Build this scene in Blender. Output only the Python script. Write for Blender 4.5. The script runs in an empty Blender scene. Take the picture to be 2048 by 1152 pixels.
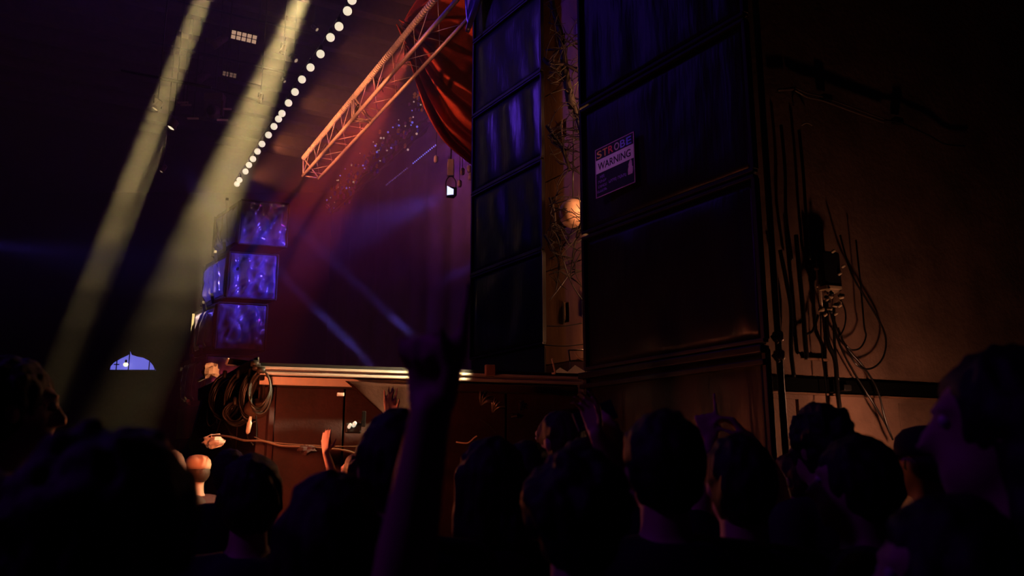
import bpy, bmesh, math, random
from mathutils import Vector, Matrix, noise

scene = bpy.context.scene
COL = scene.collection
random.seed(7)
EYE = 1.5                      # the photographer's eye height
FOC = 1702.0                   # focal length in pixels of the 2048 wide frame
TILT = math.atan2(371.0, 1702.0)


def P(px, py, dist):
    """World point seen at (px, py) that stands `dist` metres ahead of the photographer."""
    a, b = (px - 1024) / FOC, (576 - py) / FOC
    den = math.cos(TILT) - b * math.sin(TILT)
    up = math.sin(TILT) + b * math.cos(TILT)
    return Vector((a / den * dist, dist, EYE + up / den * dist))


def PH(px, py, z):
    """World point seen at (px, py) at the known height z."""
    b = (576 - py) / FOC
    el = (math.sin(TILT) + b * math.cos(TILT)) / (math.cos(TILT) - b * math.sin(TILT))
    return P(px, py, (z - EYE) / el)


# ------------------------------------------------------------------ camera
cam = bpy.data.cameras.new('camera')
cam.sensor_width = 36.0
cam.lens = FOC / 2048 * 36.0
cam.clip_start, cam.clip_end = 0.05, 200
cam.dof.use_dof = True
cam.dof.focus_distance = 12.0
cam.dof.aperture_fstop = 3.6
cam_ob = bpy.data.objects.new('camera', cam)
cam_ob.location = (0, 0, EYE)
cam_ob.rotation_euler = (math.pi / 2 + TILT, 0, 0)
COL.objects.link(cam_ob)
scene.camera = cam_ob

# ------------------------------------------------------------------ world, exposure
scene.view_settings.view_transform = 'Standard'
scene.view_settings.look = 'None'
scene.view_settings.exposure = 0.0
scene.view_settings.gamma = 1.0
scene.view_settings.use_curve_mapping = False
world = bpy.data.worlds.new('night')
scene.world = world
world.use_nodes = True
wb = world.node_tree.nodes['Background']
wb.inputs[0].default_value = (0.25, 0.0, 1.0, 1)
wb.inputs[1].default_value = 0.0016
scene.cycles.use_denoising = True
scene.cycles.use_light_tree = False
scene.cycles.max_bounces = 6
scene.cycles.diffuse_bounces = 2
scene.cycles.volume_bounces = 0
scene.cycles.transparent_max_bounces = 40
scene.cycles.sample_clamp_indirect = 3.0


# ------------------------------------------------------------------ lights
def aim(o, target):
    o.rotation_euler = (Vector(target) - o.location).to_track_quat('-Z', 'Y').to_euler()


def spot(name, loc, target, power, color, angle, blend=0.3, size=0.05):
    l = bpy.data.lights.new(name, 'SPOT')
    l.energy, l.color = power, color
    l.spot_size, l.spot_blend, l.shadow_soft_size = math.radians(angle), blend, size
    o = bpy.data.objects.new(name, l)
    o.location = loc
    aim(o, target)
    COL.objects.link(o)
    return o


def area(name, loc, target, power, color, w, h=None, spread=180):
    l = bpy.data.lights.new(name, 'AREA')
    l.energy, l.color = power, color
    l.shape = 'RECTANGLE'
    l.size, l.size_y = w, h or w
    l.spread = math.radians(spread)
    o = bpy.data.objects.new(name, l)
    o.location = loc
    aim(o, target)
    COL.objects.link(o)
    return o


def point(name, loc, power, color, size=0.05):
    l = bpy.data.lights.new(name, 'POINT')
    l.energy, l.color, l.shadow_soft_size = power, color, size
    o = bpy.data.objects.new(name, l)
    o.location = loc
    COL.objects.link(o)
    return o


GOLD = (1.0, 0.69, 0.26)
def along(a, b, t):
    return a + (b - a) * t


# the two big beams and the small one beside them
b1a, b1b = P(405, 0, 11.0), P(215, 490, 15.5)
spot('wash_beam', along(b1a, b1b, -0.9), b1b, 380000, GOLD, 2.6, 0.55)
b2a, b2b = P(602, 0, 12.5), P(385, 520, 16.5)
spot('wash_beam', along(b2a, b2b, -0.3), b2b, 165000, GOLD, 9.5, 1.0)
b3a, b3b = P(341, 258, 17.0), P(262, 450, 17.0)
spot('wash_beam', b3a, b3b, 15000, GOLD, 5.0, 0.6, 0.05)
# red and violet stage light
r1a, r1b = P(846, 50, 15.0), P(597, 470, 15.5)
spot('red_beam', r1a, r1b, 11500, (1.0, 0.08, 0.04), 21, 0.45)
spot('red_wash', P(760, 160, 19.0), P(600, 700, 15.0), 1000, (1.0, 0.08, 0.08), 60, 1.0)
area('purple_wash', P(1000, 300, 19), P(700, 600, 18), 420, (0.44, 0.05, 0.80), 2.0, 2.0)
spot('blue_beam', P(782, 768, 12.2), P(560, 545, 9.8), 42000, (0.2, 0.12, 1.0), 2.6, 0.4, 0.05)
spot('blue_beam', P(900, 742, 12.0), P(770, 620, 10.6), 42000, (0.2, 0.12, 1.0), 2.6, 0.4, 0.05)
# orange light along the truss
for t_, w_ in ((0.6, 330), (2.4, 320), (4.4, 250), (6.4, 60)):
    q_ = P(606, 352, 17.5) + Vector((.474, -.8805, 0)) * t_
    spot('truss_light', q_ + Vector((-1.0, -.9, -.55)), q_ + Vector((.1, 0, .15)), w_, (1.0, 0.26, 0.09), 85, 0.8, 0.05)
spot('curtain_light', P(700, 300, 13.6), P(915, 230, 13.8), 38, (1.0, 0.22, 0.06), 60, 0.8, 0.05)
# blue light on the far loudspeakers and the towers' wraps
spot('blue_wash', P(896, 388, 15.2), P(490, 545, 17.0), 1700, (0.14, 0.09, 1.0), 34, 1.0, 0.1)
spot('blue_wash', P(-80, 480, 15.5), P(420, 560, 17.5), 1100, (0.14, 0.09, 1.0), 24, 1.0, 0.1)
area('blue_fill', (-5.6, 8.6, 8.6), (0.6, 7.5, 4.6), 12, (0.14, 0.04, 1.0), 1.2, 3.0)  # unseen area lights added for blue streaks on the wraps
area('blue_fill', (-8.6, 8.6, 10.0), (-.2, 10.2, 6.6), 10, (0.16, 0.05, 1.0), 1.2, 2.5, 26)
# lamps at the stage lip and behind the crowd by the right wall, with unseen fill points added in the tower gap
spot('lip_lamp', (-.08, 6.20, 2.60), (-.85, 6.24, 2.22), 330, (1.0, 0.74, 0.40), 75, 0.7, .03)
point('corner_lamp', (-1.62, 5.35, 1.75), 27, (1.0, 0.20, 0.07), .05)
for z_ in (2.9, 4.3, 5.7):
    point('gap_fill', (1.0, 8.42, z_), 25, (1.0, 0.40, 0.17), .04)  # stacked out of sight to spread warm light up the cabinets
point('wall_lamp', (3.1, 6.5, 1.75), 18, (1.0, 0.42, 0.235), .06)
point('roof_fill', P(575, 40, 16), 12, (1.0, 0.5, 0.2), .2)  # unseen point added to bring the rafters out
# violet light that grazes the crowd from the left, and an unseen spot added to lift the sign
spot('crowd_wash', (-5.0, 0.6, 5.2), (0.6, 2.2, 1.4), 58, (0.38, 0.02, 1.0), 75, 1.0, 0.3)
spot('sign_fill', (-3.5, 3.2, 6.0), P(1232, 330, 6.3), 170, (0.55, 0.20, 1.0), 11, 1.0, 0.2)


# ------------------------------------------------------------------ mesh helpers
class MB:
    """Collects shapes and links them as one mesh object."""

    def __init__(self):
        self.v, self.f = [], []

    def add(self, vs, fs):
        n = len(self.v)
        self.v += [tuple(p) for p in vs]
        self.f += [tuple(i + n for i in f) for f in fs]
        return self

    def box(self, c, size, mx=None):
        mx = mx or Matrix.Identity(3)
        c = Vector(c)
        vs = [c + mx @ Vector((sx * size[0] / 2, sy * size[1] / 2, sz * size[2] / 2))
              for sx in (-1, 1) for sy in (-1, 1) for sz in (-1, 1)]
        return self.add(vs, [(0, 1, 3, 2), (4, 6, 7, 5), (0, 4, 5, 1), (2, 3, 7, 6), (0, 2, 6, 4), (1, 5, 7, 3)])

    def bevel_box(self, c, size, b, mx=None):
        mx = mx or Matrix.Identity(3)
        c = Vector(c)
        bm = bmesh.new()
        bmesh.ops.create_cube(bm, size=1)
        for v in bm.verts:
            v.co = Vector((v.co.x * size[0], v.co.y * size[1], v.co.z * size[2]))
        bmesh.ops.bevel(bm, geom=bm.edges[:], offset=b, segments=2, affect='EDGES', profile=0.6)
        bm.verts.index_update()
        vs = [c + mx @ v.co for v in bm.verts]
        fs = [[v.index for v in f.verts] for f in bm.faces]
        bm.free()
        return self.add(vs, fs)

    def tube(self, pts, rad, n=8, caps=True):
        pts = [Vector(p) for p in pts]
        if not hasattr(rad, '__len__'):
            rad = [rad] * len(pts)
        vs, fs = [], []
        ref = None
        for i, p in enumerate(pts):
            t = (pts[min(i + 1, len(pts) - 1)] - pts[max(i - 1, 0)])
            if t.length < 1e-9:
                t = Vector((0, 0, 1))
            t.normalize()
            if ref is None:
                ref = Vector((0, 0, 1)) if abs(t.z) < 0.9 else Vector((1, 0, 0))
            a = t.cross(ref)
            if a.length < 1e-6:
                a = t.orthogonal()
            a.normalize()
            b = a.cross(t).normalized()
            ref = b
            for k in range(n):
                w = 2 * math.pi * k / n
                vs.append(p + (a * math.cos(w) + b * math.sin(w)) * rad[i])
        for i in range(len(pts) - 1):
            for k in range(n):
                fs.append((i * n + k, i * n + (k + 1) % n, (i + 1) * n + (k + 1) % n, (i + 1) * n + k))
        if caps:
            fs.append(tuple(range(n))[::-1])
            fs.append(tuple((len(pts) - 1) * n + k for k in range(n)))
        return self.add(vs, fs)

    def capsule(self, a, b, ra, rb, n=12):
        a, b = Vector(a), Vector(b)
        d = (b - a)
        L = max(d.length, 1e-6)
        d /= L
        pts = [a - d * ra * .98, a - d * ra * .8, a - d * ra * .4, a, b, b + d * rb * .4, b + d * rb * .8, b + d * rb * .98]
        r = [ra * .2, ra * .6, ra * .917, ra, rb, rb * .917, rb * .6, rb * .2]
        return self.tube(pts, r, n)

    def ball(self, c, r, n=14, m=9, mx=None):
        c = Vector(c)
        if not hasattr(r, '__len__'):
            r = (r, r, r)
        mx = mx or Matrix.Identity(3)
        vs = [c + mx @ Vector((0, 0, -r[2]))]
        for j in range(1, m):
            th = -math.pi / 2 + math.pi * j / m
            for k in range(n):
                w = 2 * math.pi * k / n
                vs.append(c + mx @ Vector((r[0] * math.cos(th) * math.cos(w), r[1] * math.cos(th) * math.sin(w), r[2] * math.sin(th))))
        vs.append(c + mx @ Vector((0, 0, r[2])))
        fs = [(0, 1 + (k + 1) % n, 1 + k) for k in range(n)]
        for j in range(m - 2):
            for k in range(n):
                a = 1 + j * n
                fs.append((a + k, a + (k + 1) % n, a + n + (k + 1) % n, a + n + k))
        a, top = 1 + (m - 2) * n, len(vs) - 1
        fs += [(a + k, a + (k + 1) % n, top) for k in range(n)]
        return self.add(vs, fs)

    def lathe(self, prof, c=(0, 0, 0), mx=None, n=16):
        """prof: (radius, height) pairs turned about the local z axis."""
        mx = mx or Matrix.Identity(3)
        c = Vector(c)
        vs, fs = [], []
        for r, h in prof:
            for k in range(n):
                w = 2 * math.pi * k / n
                vs.append(c + mx @ Vector((r * math.cos(w), r * math.sin(w), h)))
        for i in range(len(prof) - 1):
            for k in range(n):
                fs.append((i * n + k, i * n + (k + 1) % n, (i + 1) * n + (k + 1) % n, (i + 1) * n + k))
        fs.append(tuple(range(n))[::-1])
        fs.append(tuple((len(prof) - 1) * n + k for k in range(n)))
        return self.add(vs, fs)

    def prism(self, poly, z0, z1):
        n = len(poly)
        vs = [(x, y, z0) for x, y in poly] + [(x, y, z1) for x, y in poly]
        fs = [tuple(range(n))[::-1], tuple(range(n, 2 * n))]
        fs += [(i, (i + 1) % n, n + (i + 1) % n, n + i) for i in range(n)]
        return self.add(vs, fs)

    def slab(self, outline, normal, thick):
        """A flat outline of 3-D points given a thickness along `normal`."""
        n = len(outline)
        nv = Vector(normal).normalized() * thick
        vs = [Vector(p) for p in outline] + [Vector(p) + nv for p in outline]
        fs = [tuple(range(n))[::-1], tuple(range(n, 2 * n))]
        fs += [(i, (i + 1) % n, n + (i + 1) % n, n + i) for i in range(n)]
        return self.add(vs, fs)

    def sheet(self, fn, nu, nv, thick=0.004):
        """Grid surface fn(u, v) with real thickness."""
        pts = [[Vector(fn(i / nu, j / nv)) for j in range(nv + 1)] for i in range(nu + 1)]
        vs, bk, fs = [], [], []
        W = nv + 1
        for i in range(nu + 1):
            for j in range(W):
                du = pts[min(i + 1, nu)][j] - pts[max(i - 1, 0)][j]
                dv = pts[i][min(j + 1, nv)] - pts[i][max(j - 1, 0)]
                nn = du.cross(dv)
                nn = nn.normalized() if nn.length > 1e-12 else Vector((0, 0, 1))
                vs.append(pts[i][j])
                bk.append(pts[i][j] - nn * thick)
        N = len(vs)
        for i in range(nu):
            for j in range(nv):
                a, b, c, d = i * W + j, (i + 1) * W + j, (i + 1) * W + j + 1, i * W + j + 1
                fs.append((a, b, c, d))
                fs.append((N + d, N + c, N + b, N + a))
        rim = [i * W for i in range(nu + 1)] + [nu * W + j for j in range(1, W)] + \
              [i * W + nv for i in range(nu - 1, -1, -1)] + [j for j in range(nv - 1, 0, -1)]
        for k in range(len(rim)):
            a, b = rim[k], rim[(k + 1) % len(rim)]
            fs.append((b, a, N + a, N + b))
        return self.add(vs + bk, fs)

    def build(self, name, mat=None, parent=None, smooth=False, **tags):
        me = bpy.data.meshes.new(name)
        me.from_pydata(self.v, [], self.f)
        bm = bmesh.new()
        bm.from_mesh(me)
        bmesh.ops.recalc_face_normals(bm, faces=bm.faces[:])
        bm.to_mesh(me)
        bm.free()
        if smooth:
            me.polygons.foreach_set('use_smooth', [True] * len(me.polygons))
        if mat:
            me.materials.append(mat)
        return link(name, me, parent, **tags)


def link(name, data, parent=None, **tags):
    o = bpy.data.objects.new(name, data)
    COL.objects.link(o)
    if parent is not None:
        o.parent = parent
        o.matrix_parent_inverse = parent_inverse(parent)
    for k, v in tags.items():
        o[k] = v
    return o


def parent_inverse(p):
    return Matrix.Translation(p.location).inverted()


def thing(name, loc, label, category, group=None):
    """Empty at the base of a thing made of parts (parts are modelled in world coordinates)."""
    o = bpy.data.objects.new(name, None)
    o.empty_display_size = 0.1
    o.location = loc
    COL.objects.link(o)
    tag(o, label, category, group)
    return o


def tag(o, label, category, group=None):
    o['label'], o['category'] = label, category
    if group:
        o['group'] = group
    return o


def struct(o):
    o['kind'] = 'structure'
    return o


def shifted_copy(root, delta, label, group=None):
    """A copy of a thing and of its parts, moved by delta."""
    r = root.copy()
    COL.objects.link(r)
    r.location = root.location + Vector(delta)
    r['label'] = label
    if group:
        r['group'] = group

    def kids(src, dst):
        for ch in list(src.children):
            c = ch.copy()
            COL.objects.link(c)
            c.parent = dst
            kids(ch, c)
    kids(root, r)
    return r


def basis(xa, za):
    xa, za = Vector(xa).normalized(), Vector(za).normalized()
    ya = za.cross(xa).normalized()
    xa = ya.cross(za).normalized()
    return Matrix((xa, ya, za)).transposed()


def spline(pts, k=6):
    """Catmull-Rom through the points."""
    pts = [Vector(p) for p in pts]
    out = []
    for i in range(len(pts) - 1):
        p0, p1, p2, p3 = pts[max(i - 1, 0)], pts[i], pts[i + 1], pts[min(i + 2, len(pts) - 1)]
        for s in range(k):
            t = s / k
            out.append(0.5 * ((2 * p1) + (p2 - p0) * t + (2 * p0 - 5 * p1 + 4 * p2 - p3) * t * t + (3 * p1 - p0 - 3 * p2 + p3) * t ** 3))
    out.append(pts[-1])
    return out


# ------------------------------------------------------------------ materials
MATS = {}


def mat(name, color, rough=0.6, metal=0.0, vary=0.25, scale=8.0, bump=0.0, bscale=30.0, spec=0.5, emit=None, strength=0.0,
        stretch=None, alpha=1.0):
    if name in MATS:
        return MATS[name]
    m = bpy.data.materials.new(name)
    m.use_nodes = True
    nt = m.node_tree
    p = nt.nodes['Principled BSDF']
    p.inputs['Roughness'].default_value = rough
    p.inputs['Metallic'].default_value = metal
    p.inputs['Specular IOR Level'].default_value = spec
    tc = nt.nodes.new('ShaderNodeTexCoord')
    mp = nt.nodes.new('ShaderNodeMapping')
    if stretch:
        mp.inputs['Scale'].default_value = stretch
    nt.links.new(tc.outputs['Object'], mp.inputs['Vector'])
    nz = nt.nodes.new('ShaderNodeTexNoise')
    nz.inputs['Scale'].default_value = scale
    nz.inputs['Detail'].default_value = 5
    nt.links.new(mp.outputs[0], nz.inputs['Vector'])
    cr = nt.nodes.new('ShaderNodeValToRGB')
    lo = [max(0, c * (1 - vary)) for c in color]
    hi = [min(1, c * (1 + vary)) for c in color]
    cr.color_ramp.elements[0].color = (*lo, 1)
    cr.color_ramp.elements[1].color = (*hi, 1)
    cr.color_ramp.elements[0].position, cr.color_ramp.elements[1].position = 0.3, 0.7
    nt.links.new(nz.outputs['Fac'], cr.inputs['Fac'])
    nt.links.new(cr.outputs[0], p.inputs['Base Color'])
    if bump:
        n2 = nt.nodes.new('ShaderNodeTexNoise')
        n2.inputs['Scale'].default_value = bscale
        n2.inputs['Detail'].default_value = 4
        nt.links.new(mp.outputs[0], n2.inputs['Vector'])
        bp = nt.nodes.new('ShaderNodeBump')
        bp.inputs['Strength'].default_value = bump
        bp.inputs['Distance'].default_value = 0.02
        nt.links.new(n2.outputs['Fac'], bp.inputs['Height'])
        nt.links.new(bp.outputs[0], p.inputs['Normal'])
    if emit:
        p.inputs['Emission Color'].default_value = (*emit, 1)
        p.inputs['Emission Strength'].default_value = strength
    MATS[name] = m
    return m


M_black = mat('black_paint', (.012, .011, .012), .5, vary=.3)
M_blackmetal = mat('black_metal', (.02, .018, .018), .35, .6)
M_wrap = mat('black_plastic_wrap', (.014, .012, .016), .33, vary=.3, bump=.25, bscale=6, stretch=(3, 3, .5), spec=.35)
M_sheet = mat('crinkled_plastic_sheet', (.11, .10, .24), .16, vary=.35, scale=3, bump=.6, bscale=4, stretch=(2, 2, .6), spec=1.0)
M_ply = mat('brown_plywood', (.22, .115, .07), .65, vary=.3, scale=5, bump=.2, bscale=40, stretch=(1, 1, .3))
M_wall = mat('brown_plaster', (.24, .14, .10), .8, vary=.35, scale=2.2, bump=.5, bscale=18)
M_dark = mat('dark_cloth', (.02, .014, .014), .85, vary=.4, bump=.2)
M_fascia = mat('fascia_board', (.036, .0105, .0115), .75, vary=.5, scale=4, bump=.3, bscale=25)
M_alu = mat('aluminium', (.62, .58, .52), .38, .3, vary=.25, scale=20, stretch=(.3, .3, 6))
M_truss = mat('truss_aluminium', (.62, .55, .5), .42, .35, vary=.12, scale=10)
M_hose = mat('ribbed_hose', (.8, .75, .68), .5, vary=.1)
M_cable = mat('cable_rubber', (.010, .009, .009), .28, vary=.3, spec=.6)
M_cablegrey = mat('cable_grey', (.022, .018, .014), .4, vary=.3)
M_curtain = mat('red_velvet', (.34, .035, .02), .8, vary=.2, scale=20, bump=.1, bscale=60)
M_drop = mat('backdrop_cloth', (.10, .07, .12), .9, vary=.3, scale=1.5)
M_rafter = mat('roof_timber', (.06, .036, .028), .8, vary=.4, scale=6)
M_floor = mat('trodden_ground', (.05, .04, .035), .9, vary=.4, scale=4, bump=.4)
M_chrome = mat('steel', (.55, .52, .48), .25, 1.0, vary=.15)
M_white = mat('white_cloth', (.75, .68, .6), .8, vary=.1, bump=.2)


def facing(normal2d):
    return Vector((normal2d[0], normal2d[1], 0)).normalized()


def on_plane(px, py, p0, d):
    """Where the sight line through (px, py) meets the upright plane through p0 running along d: (distance along d, height)."""
    q = P(px, py, 1.0)
    k, kz = q.x, q.z - EYE
    t = (k * p0[1] - p0[0]) / (d[0] - k * d[1])
    D = p0[1] + t * d[1]
    return t, EYE + kz * D


# ------------------------------------------------------------------ the setting
UF = Vector((-.5455, .838, 0))       # along the loudspeaker fronts, away from us
UB = Vector((.838, .5455, 0))        # square to them
UT = Vector((-.474, .8805, 0))       # along the truss and the lamp row
UTN = Vector((.8805, .474, 0))
LIP = Vector((.959, .284, 0))        # along the stage lip towards the right

struct(MB().box((-2, 12, -.05), (44, 60, .1)).build('floor', M_floor))
struct(MB().box((-2, 34.1, 7), (44, .2, 14)).build('wall_back', M_dark))
struct(MB().box((-20, 12, 7), (.2, 44, 14)).build('wall_left', M_dark))
ceil_ob = struct(MB().box((-2, 12, 13.1), (44, 60, .2)).build('ceiling', M_rafter))
rng = random.Random(3)
for i in range(15):                  # rafters that cross the hall
    c = Vector((-6.2, 15.0, 12.7)) + UT * (i * 1.05 - 2)
    MB().box(c, (13, .22 + rng.random() * .1, .5), basis(UTN, (0, 0, 1))).build('rafter', M_rafter, ceil_ob)

# haze over the stage and the front of the hall: a thick bank under the roof that thins out downwards
def haze(name, poly, z0, z1, dens, label):
    mt = bpy.data.materials.new(name)
    mt.use_nodes = True
    nt = mt.node_tree
    nt.nodes.clear()
    o_ = nt.nodes.new('ShaderNodeOutputMaterial')
    vs = nt.nodes.new('ShaderNodeVolumeScatter')
    vs.inputs['Color'].default_value = (1, 1, 1, 1)
    vs.inputs['Density'].default_value = dens
    nt.links.new(vs.outputs[0], o_.inputs['Volume'])
    ob = MB().prism(poly, z0, z1).build(name, mt)
    ob['kind'] = 'stuff'
    tag(ob, label, 'haze')


HZ = [0.2, 4.5, 5.1, 5.7, 6.3, 12.4]
HALL = [(-19.85, 8.2), (-3.3, 8.2), (-11.4, 31), (-19.85, 31)]                # over the crowd
OVER = [(-3.299, 8.2), (-1.05, 8.2), (-.95, 11.3), (.6, 12.2), (2.0, 31), (-11.399, 31)]   # over the stage
heights = ['lowest', 'second lowest', 'middle', 'upper']
for i, (dh, ds) in enumerate(((.0009, .0036), (.0016, .0050), (.0038, .0075), (.0080, .0110))):
    haze('hall_haze', HALL, HZ[i] + .0005, HZ[i + 1] - .0005, dh, '%s layer of thin haze over the crowd on the dark left side' % heights[i])
    haze('stage_haze', OVER, HZ[i] + .0005, HZ[i + 1] - .0005, ds, '%s layer of violet and red lit haze over the stage' % heights[i])
haze('roof_haze', [HALL[0], OVER[1], OVER[2], OVER[3], OVER[4], HALL[3]], HZ[4] + .0005, HZ[5], .0150, 'thick haze bank under the roof holding the bright beams')
fog = MB().prism([(-4.2, 8.7), (-1.1, 8.7), (-1.0, 12.3), (-4.4, 12.3)], 2.25, 3.5).build('low_fog', None)
fog['kind'] = 'stuff'
tag(fog, 'low fog lying over the stage floor', 'fog')
fm = bpy.data.materials.new('low_fog')
fm.use_nodes = True
fm.node_tree.nodes.clear()
fo_, fs_ = fm.node_tree.nodes.new('ShaderNodeOutputMaterial'), fm.node_tree.nodes.new('ShaderNodeVolumeScatter')
fs_.inputs['Density'].default_value = .016
fm.node_tree.links.new(fs_.outputs[0], fo_.inputs['Volume'])
fog.data.materials.append(fm)

# right-hand wall with its rail and lower panels
W0 = P(1545, 764, 6.95)
WD = Vector((.923, .385, 0))
WN = Vector((.385, -.923, 0))        # towards us


def wall_pt(t, z, out=0.0):
    return Vector((W0.x, W0.y, 0)) + WD * t + WN * out + Vector((0, 0, z))


MW = basis(WD, (0, 0, 1))
wr = struct(MB().box(wall_pt(2.2, 4.6, -.11), (5.2, .2, 5.0), MW).build('wall_right', M_wall))
rail_z = 2.22
struct(MB().box(wall_pt(2.2, rail_z, -.0), (5.2, .07, .10), MW).build('trim_1', mat('rail_black', (.0015, .0015, .0015), .9, spec=.1)))
struct(MB().box(wall_pt(2.2, rail_z - .075, .0), (5.2, .05, .016), MW).build('trim_2', M_ply))
for k in range(5):                   # lower panels with open joints, uneven in depth
    MB().bevel_box(wall_pt(-.3 + k * 1.12, 1.075, -.08 + .012 * (k % 2)), (1.10, .1, 2.15), .008, MW).build('panel', M_wall, wr)

# ------------------------------------------------------------------ stage
C0 = Vector((-1.78, 6.0, 0))         # the stage corner
DECK = 2.24
stage = thing('stage', (C0.x, C0.y, 0), 'raised stage with bright metal front lip over a dark board front', 'stage')
far_l = C0 + UF * 1.6
right_end = C0 + LIP * 2.42
deck_poly = [(C0.x + .02, C0.y + .14), (right_end.x - .02, right_end.y + .12), (.62, 8.3), (5, 12), (6, 30), (-11, 30), (-7.4, 19.8), (far_l.x, far_l.y)]
MB().prism([(x, y) for x, y in deck_poly], DECK - .13, DECK - .03).build('deck', M_dark, stage)
LN = Vector((.284, -.959, 0))        # out of the lip, towards us
ML = basis(LIP, (0, 0, 1))
c_mid = C0 + LIP * 1.21
MB().box(c_mid + LN * -.02 + Vector((0, 0, DECK + .012)), (2.42, .10, .024), ML).build('deck_edge', M_black, stage)
rng = random.Random(5)
for z, dz, out in ((-.012, .020, .035), (-.032, .012, .022), (-.050, .020, .038)):   # grooved lip profile
    MB().bevel_box(c_mid + LN * out * .5 + Vector((0, 0, DECK + z)), (2.42, out + .02, dz), .003, ML).build('lip_rail', M_alu, stage)
MB().bevel_box(c_mid + LIP * -.635 + LN * -.035 + Vector((0, 0, DECK - .095)), (1.15, .05, .055), .004, ML).build('lip_flange', M_white, stage,
                                                                                           label='pale flange under the lip')
MB().bevel_box(c_mid + LIP * .575 + LN * -.06 + Vector((0, 0, DECK - .10)), (1.25, .05, .055), .004, ML).build('lip_flange', M_fascia, stage)
for k in range(4):                   # boards of the stage front
    MB().bevel_box(C0 + LIP * (.30 + k * .62) + LN * (-.16 - .008 * (k % 2)) + Vector((0, 0, 1.06)), (.605, .04, 2.1), .006, ML).build('fascia_board', M_fascia, stage)
MF = basis(UF, (0, 0, 1))
for k in range(2):                   # boards of the flank that runs to the far side
    MB().bevel_box(C0 + UF * (.45 + k * .8) + UB * .12 + Vector((0, 0, 1.06)), (.78, .04, 2.1), .006, MF).build('fascia_board', M_fascia, stage)
MB().bevel_box(C0 + UF * .8 + UB * .02 + Vector((0, 0, DECK - .05)), (1.6, .05, .10), .01, MF).build('flank_rail', M_blackmetal, stage)
# hanging flap of cloth under the lip
f1, f2, f3 = P(690, 762, 6.12), P(850, 772, 6.3), P(798, 856, 6.2)
def flap(u, v):
    a = f1.lerp(f2, u)
    p = a.lerp(f3, v * .98)
    return p + LN * (.012 * math.sin(u * 9 + v * 3))
MB().sheet(flap, 18, 12, .006).build('skirt_flap', mat('flap_cloth', (.026, .010, .007), .9, vary=.2, bump=.2, spec=.03), stage, True)
bx = P(980, 741, 6.42)
MB().bevel_box(bx, (.075, .05, .085), .006, ML).build('corner_block', M_ply, stage)

# risers the loudspeakers stand on
def plan_box(mb, p0, d_along, d_in, w, dep, z0, z1):
    a = Vector((p0[0], p0[1], 0))
    q = [a, a + d_along * w, a + d_along * w + d_in * dep, a + d_in * dep]
    return mb.prism([(p.x, p.y) for p in q], z0, z1)


# ------------------------------------------------------------------ loudspeakers
FD = -UF                             # along a front, towards us (rightwards in view)
BACK = Vector((.838, .5455, 0))      # from a front into its cabinet
OUT = -BACK
BH = 1.09


def wrinkle(seed, amp, crease=0.0):
    r = random.Random(seed)
    ks = [(r.uniform(5, 26), r.uniform(0, 6.3), r.uniform(-2.2, 2.2), r.uniform(.3, 1)) for _ in range(6)]

    def f(u, v):
        s = sum(a * math.sin(k * u + ph + sl * v * 2 + .7 * math.sin(3 * v + ph)) for k, ph, sl, a in ks)
        s += crease * 2.4 * (abs(noise.noise(Vector((u * 3.1 + seed, v * 2.3 + u * 1.7, seed)))) - abs(noise.noise(Vector((u * 6 - v * 2.5, v * 4.1, seed + 5.5)))) * .8)
        return amp * s / 2.2
    return f


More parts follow.
